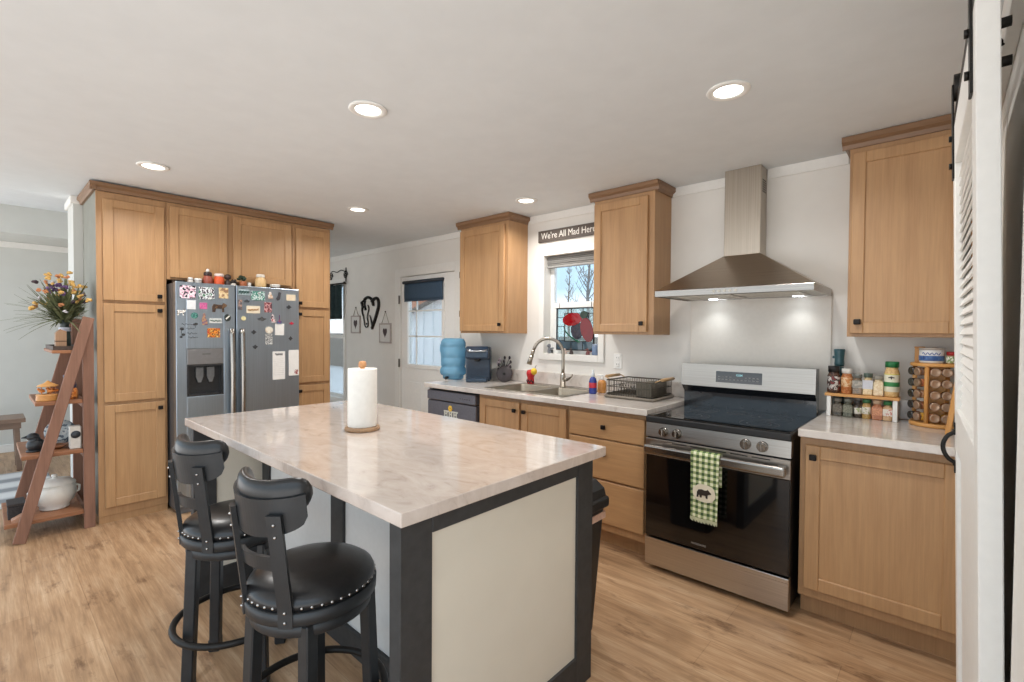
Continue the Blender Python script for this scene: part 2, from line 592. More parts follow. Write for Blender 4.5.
x0, x1, z0, z1 = W1
b = B(); casing(b, x0, x1, z0, z1, 0.055, YW, 0.014)
win = struct('window_1', b, M_TRIM)
b = B()
yf = YW + 0.085
for a in ((x0, x0 + 0.04, z0, z1), (x1 - 0.04, x1, z0, z1), (x0, x1, z0, z0 + 0.035), (x0, x1, z1 - 0.035, z1), (x0 + 0.04, x1 - 0.04, 1.600, 1.650)):
    b.box(a[0], a[1], yf, yf + 0.045, a[2], a[3], 0.004)
for a in ((x0 + 0.04, x0 + 0.062, z0 + 0.035, 1.605), (x1 - 0.062, x1 - 0.04, z0 + 0.035, 1.605)):
    b.box(a[0], a[1], yf + 0.004, yf + 0.04, a[2], a[3])
mk('window_frame', b, M_WHITE, win)
mk('window_pane', B().box(x0 + 0.03, x1 - 0.03, yf + 0.02, yf + 0.024, z0 + 0.03, z1 - 0.03), M_GLASS, win)

# --- dining window
x0, x1, z0, z1 = W2
b = B(); casing(b, x0, x1, z0, z1, 0.055, YW, 0.014)
win2 = struct('window_2', b, M_TRIM)
b = B()
for a in ((x0, x0 + 0.04, z0, z1), (x1 - 0.04, x1, z0, z1), (x0, x1, z0, z0 + 0.035), (x0, x1, z1 - 0.035, z1), (x0, x1, 1.28, 1.33)):
    b.box(a[0], a[1], yf, yf + 0.045, a[2], a[3], 0.004)
mk('window_frame', b, M_WHITE, win2)
mk('window_pane', B().box(x0 + 0.03, x1 - 0.03, yf + 0.02, yf + 0.024, z0 + 0.03, z1 - 0.03), M_GLASS, win2)

# --- back door with glazing
x0, x1, z0, z1 = D1
b = B(); casing(b, x0, x1, 0.0, z1, 0.095, YW, 0.016, False)
struct('trim_8', b, M_TRIM)
gx0, gx1, gz0, gz1 = -4.715, -4.055, 0.985, 1.945
b = B()
yd0, yd1 = YW + 0.012, YW + 0.056
b.box(x0 + 0.006, gx0, yd0, yd1, 0.012, z1 - 0.006)
b.box(gx1, x1 - 0.006, yd0, yd1, 0.012, z1 - 0.006)
b.box(gx0, gx1, yd0, yd1, 0.012, gz0)
b.box(gx0, gx1, yd0, yd1, gz1, z1 - 0.006)
b.box(gx0 + 0.04, gx0 + 0.29, yd0 - 0.008, yd0 + 0.002, 0.22, 0.80, 0.006)
b.box(gx1 - 0.29, gx1 - 0.04, yd0 - 0.008, yd0 + 0.002, 0.22, 0.80, 0.006)
door = struct('door_1', b, M_WHITE)
b = B()
for a in ((gx0 - 0.025, gx0 + 0.02, gz0 - 0.025, gz1 + 0.025), (gx1 - 0.02, gx1 + 0.025, gz0 - 0.025, gz1 + 0.025), (gx0 + 0.02, gx1 - 0.02, gz0 - 0.025, gz0 + 0.02), (gx0 + 0.02, gx1 - 0.02, gz1 - 0.02, gz1 + 0.025)):
    b.box(a[0], a[1], yd0 - 0.01, yd1 + 0.008, a[2], a[3], 0.004)
for zz in (gz0 + 0.345, gz0 + 0.64):
    b.box(gx0 + 0.02, gx1 - 0.02, yd0 + 0.012, yd0 + 0.03, zz - 0.008, zz + 0.008)
for xx in (gx0 + 0.16,):
    b.box(xx - 0.008, xx + 0.008, yd0 + 0.012, yd0 + 0.03, gz0 + 0.02, gz1 - 0.02)
mk('glazing_frame', b, M_WHITE, door)
mk('door_pane', B().box(gx0, gx1, yd0 + 0.019, yd0 + 0.023, gz0, gz1), M_GLASS, door)
for zz in (1.76, 1.01, 0.26):
    h = B().box(x0 - 0.012, x0 + 0.014, YW - 0.022, YW - 0.0165, zz - 0.05, zz + 0.05, 0.002)
    h.cyl((x0, YW - 0.026, zz - 0.05), (x0, YW - 0.026, zz + 0.05), 0.007, n=8)
    mk('hinge', h, plain((120, 116, 108), 0.4, 0.8, 3), door)
b = B().cyl((x1 - 0.07, yd0 + 0.002, 0.98), (x1 - 0.07, yd0 - 0.04, 0.98), 0.012).ball((x1 - 0.07, yd0 - 0.055, 0.98), 0.028, (1, 0.8, 1))
mk('door_knob', b, M_NICKEL, door)

# shades
t = thing('roller_shade', 'dark blue roller shade at the top of the glazed back door', 'window shade', (-4.385, YW, 1.75))
def shade_fn(u, v):
    return (-4.735 + 0.70 * u, YW - 0.012 - 0.012 * math.sin(v * PI) * 0.4, 1.745 + 0.20 * v)
b = B().grid(shade_fn, 6, 6, 0.003)
mk('shade_fabric', b, plain((58, 78, 98), 0.9, 0, 6, 60), t)
mk('roller', B().cyl((-4.745, YW - 0.022, 1.955), (-4.025, YW - 0.022, 1.955), 0.018), plain((44, 52, 62), 0.7), t)
mk('bottom_bar', B().box(-4.735, -4.035, YW - 0.018, YW - 0.008, 1.733, 1.747, 0.002), plain((60, 78, 96), 0.7), t)
t = thing('roller_shade', 'grey pleated shade pulled up in the top of the sink window', 'window shade', (-2.37, YW + 0.05, 1.97))
b = B()
for k in range(5):
    zz = 2.055 - k * 0.016
    b.box(-2.645, -2.095, YW + 0.03 - 0.004 * (k % 2), YW + 0.072, zz - 0.0155, zz, 0.003, 1)
mk('pleats', b, plain((122, 120, 116), 0.85, 0, 4), t)
mk('bottom_bar', B().box(-2.645, -2.095, YW + 0.026, YW + 0.074, 1.957, 1.974, 0.003), plain((150, 148, 144), 0.6), t)
# curtain valance with its scroll rod
t = thing('valance_curtain', 'short dark teal curtain over the window past the tall cabinets', 'curtain', (-6.5, YW - 0.07, 1.55))
def cur(u, v):
    return (-7.22 + 1.10 * u, YW - 0.055 - 0.022 * math.sin(u * 44) * (1 - 0.5 * v), 1.55 + 0.47 * v)
mk('cloth', B().grid(cur, 60, 8, 0.004), plain((30, 48, 50), 0.95, 0, 7, 30), t)
b = B().cyl((-7.25, YW - 0.055, 2.035), (-6.06, YW - 0.055, 2.035), 0.009, n=10)
b.ball((-6.05, YW - 0.055, 2.035), 0.02)
for xx in (-6.10, -6.46, -6.82):
    b.cyl((xx, YW - 0.055, 2.03), (xx, YW - 0.001, 2.03), 0.006, n=8)
mk('rod', b, M_BLKMETAL, t)
b = B()
for sx_ in (-6.12, -6.42):
    pts = []
    for k in range(40):
        a = k / 39 * 3.6 * PI
        r = 0.055 * (1 - k / 50)
        pts.append((sx_ - 0.09 + 0.11 * (1 if sx_ > -6.3 else 0) + r * math.cos(a), YW - 0.012, 2.15 + r * math.sin(a)))
    b.tube(pts, 0.006, 6)
b.tube([(-6.5 + 0.42 * k / 12, YW - 0.012, 2.215 + 0.012 * math.sin(k)) for k in range(13)], 0.006, 6)
b.tube([(-6.09, YW - 0.012, 2.06 + 0.19 * k / 8) for k in range(9)], 0.007, 6)
mk('scroll_bracket', b, M_BLKMETAL, t)

# --- ceiling lamps
spots = [(-2.03, 1.228, 'recessed ceiling light above the white paper towel roll'),
         (-0.71, 2.157, 'recessed ceiling light nearest to the range hood'),
         (-3.76, 0.745, 'recessed ceiling light in front of the left tall pantry cabinet'),
         (-3.75, 2.172, 'recessed ceiling light in front of the right tall pantry cabinet'),
         (-2.48, 2.90, 'recessed ceiling light above the kitchen sink, close to the wall sign')]
lamp0 = None
for i, (x, y, lab) in enumerate(spots):
    if lamp0 is None:
        lamp0 = thing('recessed_light', lab, 'ceiling light', (x, y, H), 0, 'recessed ceiling lights')
        pr = [(0.058, 0.0), (0.086, 0.0), (0.088, -0.004), (0.082, -0.008), (0.062, -0.0085), (0.058, -0.004)]
        b = B().lathe([(r, z - 0.0005) for r, z in pr], n=40, cap=False)
        mk('trim_ring', b, M_WHITE, lamp0, local=True)
        b = B().lathe([(0.0005, -0.0045), (0.0605, -0.0045), (0.0605, -0.0015), (0.0005, -0.0015)], n=40, cap=False)
        mk('lamp_lens', b, M_LAMP, lamp0, local=True)
        ld = bpy.data.lights.new('lamp_light', 'AREA')
        ld.shape = 'DISK'; ld.size = 0.12; ld.energy = CAN_W; ld.color = (1.0, 0.975, 0.94); ld.spread = math.radians(150)
        lo = bpy.data.objects.new('lamp_light', ld); COL.objects.link(lo)
        lo.parent = lamp0; lo.location = (0, 0, -0.012)
    else:
        dup(lamp0, (x, y, H), 0, lab)

# ================================================================ CABINETS
def door_mesh(facing, a0, a1, z0, z1, f, rail=0.058, t=0.020, flat=False):
    b = B()
    def bx(p0, p1, q0, q1, d0, d1, bev):
        if facing == 'y':
            b.box(p0, p1, f + d0, f + d1, q0, q1, bev, 1)
        else:
            b.box(f - d1, f - d0, p0, p1, q0, q1, bev, 1)
    if flat:
        bx(a0, a1, z0, z1, 0, t, 0.004)
        return b
    bx(a0, a0 + rail, z0, z1, 0, t, 0.003)
    bx(a1 - rail, a1, z0, z1, 0, t, 0.003)
    bx(a0 + rail, a1 - rail, z1 - rail, z1, 0, t, 0.003)
    bx(a0 + rail, a1 - rail, z0, z0 + rail, 0, t, 0.003)
    bx(a0 + rail - 0.004, a1 - rail + 0.004, z0 + rail - 0.004, z1 - rail + 0.004, 0.009, t - 0.003, 0)
    return b

def knob(facing, a, z, f, parent):
    b = B()
    if facing == 'y':
        b.cyl((a, f + 0.001, z), (a, f - 0.014, z), 0.007, n=10)
        b.box(a - 0.0155, a + 0.0155, f - 0.028, f - 0.012, z - 0.0145, z + 0.0145, 0.005, 2)
    else:
        b.cyl((f - 0.001, a, z), (f + 0.014, a, z), 0.007, n=10)
        b.box(f + 0.012, f + 0.028, a - 0.0155, a + 0.0155, z - 0.0145, z + 0.0145, 0.005, 2)
    return mk('knob', b, M_KNOB, parent)

def cab_door(parent, facing, a0, a1, z0, z1, f, ka=None, kz=None, name='door', flat=False, rail=0.058):
    d = mk(name, door_mesh(facing, a0, a1, z0, z1, f, rail, flat=flat), M_WOOD if not flat else (M_WOODX if facing == 'y' else M_WOODY), parent)
    if ka is not None:
        knob(facing, ka, kz, f, d)
    return d

XF = -4.41           # door faces of the tall bank
XB = -5.06
def tall_box(name, label, y0, y1, z0, z1, toe=True, side=None):
    t = thing(name, label, 'cabinet', ((XF + XB) / 2, (y0 + y1) / 2, 0))
    b = B()
    b.box(XB, XF - 0.040, y0, y1, z0, z1)
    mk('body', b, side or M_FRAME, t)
    b = B()
    b.box(XF - 0.040, XF - 0.021, y0, y1, z0, z1, 0.001, 1)
    mk('face_frame', b, M_FRAME, t)
    if toe:
        mk('toe_kick', B().box(XB, XF - 0.027, y0 + 0.002, y1 - 0.002, 0.0, z0), M_FRAME, t)
    return t
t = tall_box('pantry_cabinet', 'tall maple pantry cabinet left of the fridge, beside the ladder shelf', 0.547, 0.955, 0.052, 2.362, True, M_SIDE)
cab_door(t, 'x', 0.582, 0.940, 1.596, 2.312, XF, 0.905, 1.637)
cab_door(t, 'x', 0.582, 0.940, 0.868, 1.574, XF, 0.905, 1.530)
cab_door(t, 'x', 0.582, 0.940, 0.113, 0.846, XF, 0.905, 0.800)
t = tall_box('bridge_cabinet', 'two-door maple cabinet mounted above the stainless fridge', 0.957, 1.908, 1.775, 2.362, False)
cab_door(t, 'x', 0.975, 1.372, 1.79, 2.335, XF)
cab_door(t, 'x', 1.418, 1.895, 1.79, 2.335, XF)
t = tall_box('pantry_cabinet', 'tall narrow maple pantry cabinet right of the fridge', 1.910, 2.27, 0.052, 2.362)
cab_door(t, 'x', 1.936, 2.255, 1.604, 2.325, XF, 1.965, 1.640)
cab_door(t, 'x', 1.936, 2.255, 0.905, 1.578, XF, 1.965, 1.540)
cab_door(t, 'x', 1.936, 2.255, 0.113, 0.880, XF, 1.965, 0.830)
# crown board running over all three
def crown_prof(f, out):
    # (distance out from the face, z)
    return [(0.0, 2.363), (out * 0.45, 2.363), (out * 0.6, 2.385), (out, 2.398), (out, 2.418), (0.0, 2.418)]
t = thing('crown_moulding', 'brown wood crown moulding along the top of the fridge cabinet bank', 'moulding', (-4.5, 1.4, 2.363))
b = B()
pr = crown_prof(0, 0.035)
b.prism([(XF - 0.021 + d, z) for d, z in pr], 0.513, 2.295, 'xz')
mk('front_moulding', b, M_CROWN, t)
b = B()
b.prism([(0.547 - d, z) for d, z in pr], XB, XF + 0.012, 'yz')
mk('side_moulding', b, M_CROWNX, t)

# --- upper cabinets on the kitchen wall
def upper(label, x0, x1, dx0, dx1, kx, cut_right=False, cut_left=False):
    zb, zt, f = 1.375, 2.372, 3.078
    t = thing('wall_cabinet', label, 'cabinet', ((x0 + x1) / 2, YW, zb))
    mk('body', B().box(x0, x1, f + 0.040, YW - 0.001, zb, zt), M_FRAME, t)
    mk('face_frame', B().box(x0, x1, f + 0.021, f + 0.040, zb, zt, 0.001, 1), M_FRAME, t)
    cab_door(t, 'y', dx0, dx1, zb + 0.018, zt - 0.035, f, kx, zb + 0.078)
    pr = [(0.0, 2.365), (0.012, 2.365), (0.018, 2.385), (0.036, 2.398), (0.036, 2.426), (0.0, 2.426)]
    b = B()
    b.prism([(f + 0.021 - d, z) for d, z in pr], x0 - (0 if cut_left else 0.034), x1 + (0 if cut_right else 0.034), 'yz')
    if not cut_right:
        b.prism([(x1 + d, z) for d, z in pr], f + 0.02, YW - 0.001, 'xz')
    if not cut_left:
        b.prism([(x0 - d, z) for d, z in pr], f + 0.02, YW - 0.001, 'xz')
    b.box(x0, x1, f + 0.03, YW - 0.001, 2.372, 2.426)
    mk('crown', b, M_CROWNX, t)
    return t
t = upper('maple wall cabinet between the back door and the sink window', -3.47, -2.850, -3.462, -2.885, -2.925)
for zz in (1.56, 1.93):
    mk('hinge', B().box(-3.478, -3.462, 3.085, 3.100, zz - 0.03, zz + 0.03, 0.003, 1), M_KNOB, t)
upper('maple wall cabinet between the sink window and the range hood', -1.972, -1.490, -1.964, -1.535, -1.568)
upper('wide maple wall cabinet above the spice jars, nearest the white sliding door', -0.393, 0.128, -0.380, 0.068, -0.345, cut_right=True)

# --- base cabinets
FY = 2.68
def base_box(name, label, x0, x1):
    t = thing(name, label, 'cabinet', ((x0 + x1) / 2, 3.0, 0))
    b = B()
    b.box(x0, x1, FY + 0.040, YW - 0.002, 0.105, 0.888)
    mk('body', b, M_FRAME, t)
    mk('face_frame', B().box(x0, x1, FY + 0.021, FY + 0.040, 0.105, 0.888, 0.001, 1), M_FRAME, t)
    mk('toe_kick', B().box(x0, x1, 2.765, 2.785, 0.0, 0.105), M_FRAME, t)
    return t
t = base_box('sink_cabinet', 'maple sink base cabinet with two doors under the window', -2.792, -1.912)
for o in list(t.children):            # leave the inside of the sink cabinet open at the top for the bowls
    if o.name.startswith('body'):
        bpy.data.objects.remove(o)
b = B()
b.box(-2.792, -2.774, FY + 0.040, YW - 0.002, 0.105, 0.888)
b.box(-1.930, -1.912, FY + 0.040, YW - 0.002, 0.105, 0.888)
b.box(-2.774, -1.930, FY + 0.040, YW - 0.002, 0.105, 0.123)
b.box(-2.774, -1.930, YW - 0.012, YW - 0.002, 0.123, 0.888)
mk('body', b, M_FRAME, t)
cab_door(t, 'y', -2.765, -2.350, 0.152, 0.860, FY, -2.385, 0.800)
cab_door(t, 'y', -2.326, -1.921, 0.152, 0.860, FY, -2.290, 0.800)
t = base_box('drawer_cabinet', 'maple base cabinet with three drawers left of the range', -1.908, -1.318)
for z0, z1 in ((0.703, 0.860), (0.442, 0.694), (0.158, 0.430)):
    cab_door(t, 'y', -1.895, -1.340, z0, z1, FY, -1.618, z1 - (z1 - z0) / 2 if z1 > 0.8 else z1 - 0.085, 'drawer', True)
t = base_box('base_cabinet', 'wide single-door maple base cabinet right of the range', -0.522, 0.126)
cab_door(t, 'y', -0.497, 0.068, 0.152, 0.851, FY, -0.462, 0.797, rail=0.062)

# --- worktops
t = thing('countertop', 'white marbled countertop holding the sink, left of the range', 'countertop', (-2.4, 3.0, 0.892))
sxa, sxb, sya, syb = -2.755, -2.027, 2.775, 3.185      # hole for the sink bowls
b = B()
b.box(-3.455, sxa, 2.65, YW - 0.001, 0.892, 0.930, 0.004)
b.box(sxb, -1.312, 2.65, YW - 0.001, 0.892, 0.930, 0.004)
b.box(sxa - 0.004, sxb + 0.004, 2.65, sya, 0.892, 0.930, 0.004)
b.box(sxa - 0.004, sxb + 0.004, syb, YW - 0.001, 0.892, 0.930, 0.004)
mk('worktop', b, M_MARBLE_W, t)
mk('upstand', B().box(-3.455, -1.34, YW - 0.02, YW - 0.001, 0.931, 1.035, 0.003), M_MARBLE_W, t)
t = thing('countertop', 'short white marbled countertop under the spice jars', 'countertop', (-0.2, 3.0, 0.892))
mk('worktop', B().box(-0.524, 0.127, 2.65, YW - 0.001, 0.892, 0.930, 0.004), M_MARBLE_W, t)
mk('upstand', B().box(-0.497, 0.127, YW - 0.02, YW - 0.001, 0.931, 1.035, 0.003), M_MARBLE_W, t)
# end support of the worktop beside the back door
t = tag(struct('end_panel', B().box(-3.452, -3.436, 2.705, YW - 0.002, 0.0, 0.890), M_WHITE), 'white panel closing the counter run beside the back door', 'panel')
del t['kind']

# --- dishwasher
t = thing('dishwasher', 'dark steel dishwasher under the counter beside the back door', 'dishwasher', (-3.1, 3.0, 0))
M_DW = plain((112, 112, 120), 0.42, 0.45, 5, 60, name='dark_steel')
mk('tub', B().box(-3.432, -2.80, 2.73, 3.33, 0.02, 0.885), M_BLACK, t)
mk('door_panel', B().box(-3.425, -2.806, 2.672, 2.728, 0.11, 0.782, 0.006), M_DW, t)
mk('control_strip', B().box(-3.425, -2.806, 2.664, 2.728, 0.79, 0.872, 0.008), M_DW, t)
b = B()
for k in range(5):
    b.box(-2.99 + 0.028 * k, -2.978 + 0.028 * k, 2.6625, 2.665, 0.826, 0.834)
mk('buttons', b, plain((60, 60, 62), 0.5), t)
mk('toe_panel', B().box(-3.42, -2.81, 2.77, 2.79, 0.005, 0.105), M_BLACK, t)
t = thing('magnet_sign', 'small pale word magnet with a yellow flower on the dishwasher door', 'magnet', (-3.11, 2.672, 0.68))
b = B()
b.box(-3.20, -3.02, 2.668, 2.6715, 0.700, 0.712); b.box(-3.20, -3.02, 2.668, 2.6715, 0.650, 0.662)
for k in range(6):
    b.box(-3.195 + k * 0.030, -3.183 + k * 0.030, 2.668, 2.6715, 0.662, 0.702)
    if k % 2 == 0:
        b.box(-3.183 + k * 0.030, -3.168 + k * 0.030, 2.668, 2.6715, 0.678, 0.690)
mk('letters', b, plain((206, 206, 196), 0.6), t)
b = B()
for k in range(6):
    a = k * PI / 3
    b.ball((-3.115 + 0.016 * math.cos(a), 2.668, 0.732 + 0.016 * math.sin(a)), 0.012, (1, 0.3, 1), 8, 6)
mk('flower', b, plain((226, 184, 70), 0.6), t)

# --- sink and faucet
t = thing('kitchen_sink', 'double bowl stainless sink set into the counter under the window', 'sink', (-2.375, 2.98, 0.93))
def bowl(b, x0, x1, y0, y1, zt, zb):
    r = 0.04
    def ring(ins, z, rr):
        pts = []
        for cx_, cy_, a0 in ((x1 - ins - rr, y1 - ins - rr, 0), (x0 + ins + rr, y1 - ins - rr, 90), (x0 + ins + rr, y0 + ins + rr, 180), (x1 - ins - rr, y0 + ins + rr, 270)):
            for k in range(5):
                a = math.radians(a0 + 22.5 * k)
                pts.append((cx_ + rr * math.cos(a), cy_ + rr * math.sin(a), z))
        return pts
    levels = [ring(0, zt, r), ring(0.004, zt - 0.006, r), ring(0.012, zb + 0.03, r), ring(0.03, zb, r)]
    outer = [ring(-0.002, zt, r), ring(-0.002, zb - 0.004, r)]
    V = [[b.bm.verts.new(p) for p in L_] for L_ in levels]
    n = len(V[0])
    for A, C in zip(V, V[1:]):
        for i in range(n):
            f = b.bm.faces.new((A[i], A[(i + 1) % n], C[(i + 1) % n], C[i])); f.smooth = True
    b.bm.faces.new(V[-1])
b = B()
bowls = ((-2.748, -2.400, 2.782, 3.178), (-2.350, -2.034, 2.782, 3.178))
for q in bowls:
    bowl(b, *q, 0.9335, 0.775)
mk('bowls', b, M_SINK, t)
b = B()
ox0, ox1, oy0, oy1 = -2.79, -1.992, 2.742, 3.29
zt0, zt1 = 0.9305, 0.9338
b.box(ox0, ox1, oy0, 2.782, zt0, zt1, 0.0015, 1)
b.box(ox0, ox1, 3.178, oy1, zt0, zt1, 0.0015, 1)
b.box(ox0, -2.748, 2.782, 3.178, zt0, zt1)
b.box(-2.400, -2.350, 2.782, 3.178, zt0, zt1)
b.box(-2.034, ox1, 2.782, 3.178, zt0, zt1)
mk('rim', b, M_SINK, t)
for q in bowls:
    cx_, cy_ = (q[0] + q[1]) / 2, (q[2] + q[3]) / 2
    mk('drain', B().lathe([(0.0, 0.0015), (0.02, 0.001), (0.04, 0.003), (0.042, 0.0)], (cx_, cy_, 0.7752), 20), M_NICKEL, t)

t = thing('kitchen_faucet', 'tall gooseneck pull-down faucet in brushed nickel behind the sink', 'faucet', (-2.355, 3.24, 0.9338))
b = B().lathe([(0.030, 0), (0.030, 0.006), (0.024, 0.012), (0.021, 0.10), (0.017, 0.115)], (-2.355, 3.24, 0.9338), 20)
mk('base', b, M_NICKEL, t)
dirv = Vector((-0.26, -0.16, 0)).normalized()
R_ = 0.125
pts = [Vector((-2.355, 3.24, 1.04 + 0.17 * k / 4)) for k in range(5)]
for k in range(1, 15):
    a = PI - k / 14 * math.radians(168)
    pts.append(Vector((-2.355, 3.24, 1.21)) + dirv * (R_ + R_ * math.cos(a)) + Vector((0, 0, R_ * math.sin(a))))
tip = pts[-1]; td = (pts[-1] - pts[-2]).normalized()
mk('neck', B().tube(pts, 0.0135, 12), M_NICKEL, t)
b = B().cyl(tip, tip + td * 0.05, 0.0145, 0.016, 14)
b.cyl(tip + td * 0.05, tip + td * 0.125, 0.017, 0.021, 14)
mk('spray_head', b, M_NICKEL, t)
b = B().cyl((-2.345, 3.235, 1.0), (-2.30, 3.225, 1.0), 0.016, 0.014, 12)
b.tube([(-2.30, 3.225, 1.0), (-2.27, 3.215, 1.012), (-2.235, 3.205, 1.045)], 0.008, 8, radii=[0.012, 0.009, 0.007])
mk('lever', b, M_NICKEL, t)

# ================================================================ RANGE
sx0, sx1 = -1.301, -0.546
t = thing('electric_range', 'stainless and black glass electric range under the hood', 'stove', (-0.923, 2.95, 0))
mk('body', B().box(sx0 + 0.002, sx1 - 0.002, 2.665, 3.25, 0.03, 0.898, 0.003), M_BLACK, t)
for fx in (sx0 + 0.06, sx1 - 0.06):
    for fy in (2.72, 3.18):
        mk('foot', B().cyl((fx, fy, 0.0), (fx, fy, 0.032), 0.018, n=12), M_BLACK, t)
d = mk('storage_drawer', B().box(sx0, sx1, 2.622, 2.664, 0.032, 0.192, 0.004), brushed('brushed_steel_drawer', (190, 184, 176), 0.30, 'x'), t)
od = mk('oven_door', B().box(sx0, sx1, 2.628, 2.664, 0.200, 0.776, 0.004), M_BLACK, t)
mk('door_glass', B().box(sx0 + 0.004, sx1 - 0.004, 2.6205, 2.629, 0.204, 0.676, 0.002, 1), M_BLKGLASS, od)
mk('door_top_rail', B().box(sx0, sx1, 2.6195, 2.630, 0.678, 0.774, 0.003), M_STEEL, od)
b = B()
for k in range(5):
    xx = sx0 + 0.16 + k * 0.105
    b.box(xx, xx + 0.085, 2.6185, 2.6205, 0.7595, 0.7645)
mk('vent_slots', b, M_BLACK, od)
b = B()
hp = [(sx0 + 0.02 + (sx1 - sx0 - 0.04) * k / 12, 2.574, 0.722) for k in range(13)]
b.box(sx0 + 0.012, sx1 - 0.012, 2.562, 2.590, 0.695, 0.747, 0.012, 3)
for xx in (sx0 + 0.02, sx1 - 0.055):
    b.box(xx, xx + 0.035, 2.585, 2.621, 0.702, 0.740, 0.005)
mk('handle', b, M_STEELH, od)
text('maker_lettering', 'FRIGIDAIRE', 0.016, Matrix.Translation((-0.985, 2.6203, 0.232)) @ FACE_Y, plain((150, 146, 140), 0.4), od, 0.0003)
mk('control_panel', B().prism([(2.622, 0.783), (2.630, 0.864), (2.67, 0.864), (2.67, 0.783)], sx0, sx1, 'yz'), M_STEEL, t)
for xx in (-1.192, -1.113, -0.752, -0.673):
    kb = B().cyl((xx, 2.629, 0.822), (xx, 2.612, 0.821), 0.027, 0.026, 24)
    kb.cyl((xx, 2.612, 0.821), (xx, 2.597, 0.820), 0.022, 0.0205, 24)
    kk = mk('burner_knob', kb, M_STEELH, t)
    mk('grip', B().box(xx - 0.005, xx + 0.005, 2.587, 2.598, 0.801, 0.840, 0.002), M_STEELH, kk)
mk('cooktop_trim', B().box(sx0 - 0.001, sx1 + 0.001, 2.617, 3.19, 0.866, 0.903, 0.006), M_BLACK, t)
ct = mk('cooktop_glass', B().box(sx0 + 0.006, sx1 - 0.006, 2.626, 3.185, 0.9032, 0.9085, 0.002), M_BLKGLASS, t)
b = B()
for bx_, by_, br_ in ((-1.11, 2.78, 0.115), (-0.73, 2.77, 0.095), (-1.11, 3.03, 0.085), (-0.73, 3.02, 0.105), (-0.92, 3.05, 0.06)):
    for rr in (br_, br_ * 0.62):
        b.lathe([(rr - 0.0012, 0.0), (rr + 0.0012, 0.0), (rr + 0.0012, 0.0003), (rr - 0.0012, 0.0003)], (bx_, by_, 0.9086), 40, cap=False)
mk('burner_rings', b, plain((72, 72, 74), 0.4), ct)
bgd = mk('backguard', B().prism([(3.19, 0.90), (3.19, 1.002), (3.145, 1.045), (3.155, 1.187), (3.25, 1.187), (3.25, 0.90)], sx0 - 0.006, sx1 + 0.006, 'yz'), plain((34, 36, 40), 0.18, 0, 2, coat=0.4), t)
mk('steel_fascia', B().prism([(3.141, 1.046), (3.151, 1.188), (3.168, 1.188), (3.158, 1.046)], sx0 - 0.008, sx1 + 0.008, 'yz'), M_STEEL, bgd)
dp = mk('display', B().prism([(3.1412, 1.078), (3.1462, 1.148), (3.152, 1.148), (3.147, 1.078)], -1.085, -0.815, 'yz'), M_BLKGLASS, bgd)
M_DISP = emis('display_digits', (150, 205, 215), 0.8)
text('clock_digits', '12:04', 0.018, Matrix.Translation((-0.945, 3.1431, 1.128)) @ FACE_Y, M_DISP, dp, 0.0002)
M_GLYPH = plain((128, 128, 126), 0.5)
b = B()
for r_, zz in ((0, 1.112), (1, 1.096)):
    for k in range(11):
        if r_ == 0 and 4 <= k <= 6:
            continue
        xx = -1.07 + k * 0.0225
        b.box(xx, xx + 0.011, 3.1405 + (zz - 1.078) * 0.071, 3.1425 + (zz - 1.078) * 0.071, zz, zz + 0.005)
mk('touch_keys', b, M_GLYPH, dp)

# --- towel on the oven handle
t = thing('dish_towel', 'green and cream gingham towel with a bear patch on the oven handle', 'towel', (-0.932, 2.556, 0.56))
tx0, tx1 = -1.008, -0.858
def tow(u, v):
    # v runs from the back hem, over the handle, to the front hem
    x = tx0 + (tx1 - tx0) * u
    rip = 0.0035 * math.sin(u * 9.5 + 0.6)
    Lb, La, Lf = 0.17, 0.09, 0.345
    s_ = v * (Lb + La + Lf)
    if s_ < Lb:
        return (x, 2.5985 + rip * 0.3, 0.748 - (Lb - s_))
    if s_ < Lb + La:
        a = (s_ - Lb) / La * PI
        return (x, 2.576 + 0.0225 * math.cos(a), 0.748 + 0.012 * math.sin(a))
    q = (s_ - Lb - La)
    return (x + 0.012 * (q / Lf) * (0.5 - u), 2.5535 - 0.0055 * q / Lf + rip * q / Lf, 0.748 - q)
mk('cloth', B().grid(tow, 14, 46, 0.003), gingham(), t)
b = B()
for k in range(26):
    u = k / 25
    x, y, z = tow(u, 1.0)
    b.box(x - 0.0018, x + 0.0018, y - 0.002, y + 0.001, z - 0.012 - 0.004 * (k % 3), z + 0.004)
mk('fringe', b, plain((206, 206, 170), 0.95), t)
b = B().prism([(-0.930 + 0.058 * math.cos(2 * PI * k / 28) * (1 + 0.04 * math.sin(5 * k)), 0.545 + 0.047 * (abs(math.sin(2 * PI * k / 28)) ** 0.7) * (1 if math.sin(2 * PI * k / 28) > 0 else -1)) for k in range(28)], 2.5425, 2.5455, 'xz')
pt = mk('patch', b, plain((220, 210, 188), 0.95), t)
bear = [(-0.040, -0.026), (-0.038, 0.004), (-0.030, 0.018), (-0.012, 0.022), (0.006, 0.018), (0.016, 0.020), (0.022, 0.026), (0.027, 0.021), (0.034, 0.014), (0.042, 0.006), (0.040, 0.001), (0.030, -0.001), (0.022, -0.006), (0.022, -0.026), (0.012, -0.026), (0.010, -0.012), (-0.010, -0.012), (-0.012, -0.026), (-0.020, -0.026), (-0.024, -0.012), (-0.029, -0.014), (-0.031, -0.026)]
mk('bear_shape', B().prism([(-0.931 + x * 0.92, 0.545 + z * 0.92) for x, z in bear], 2.540, 2.543, 'xz'), plain((48, 40, 34), 0.95), pt)

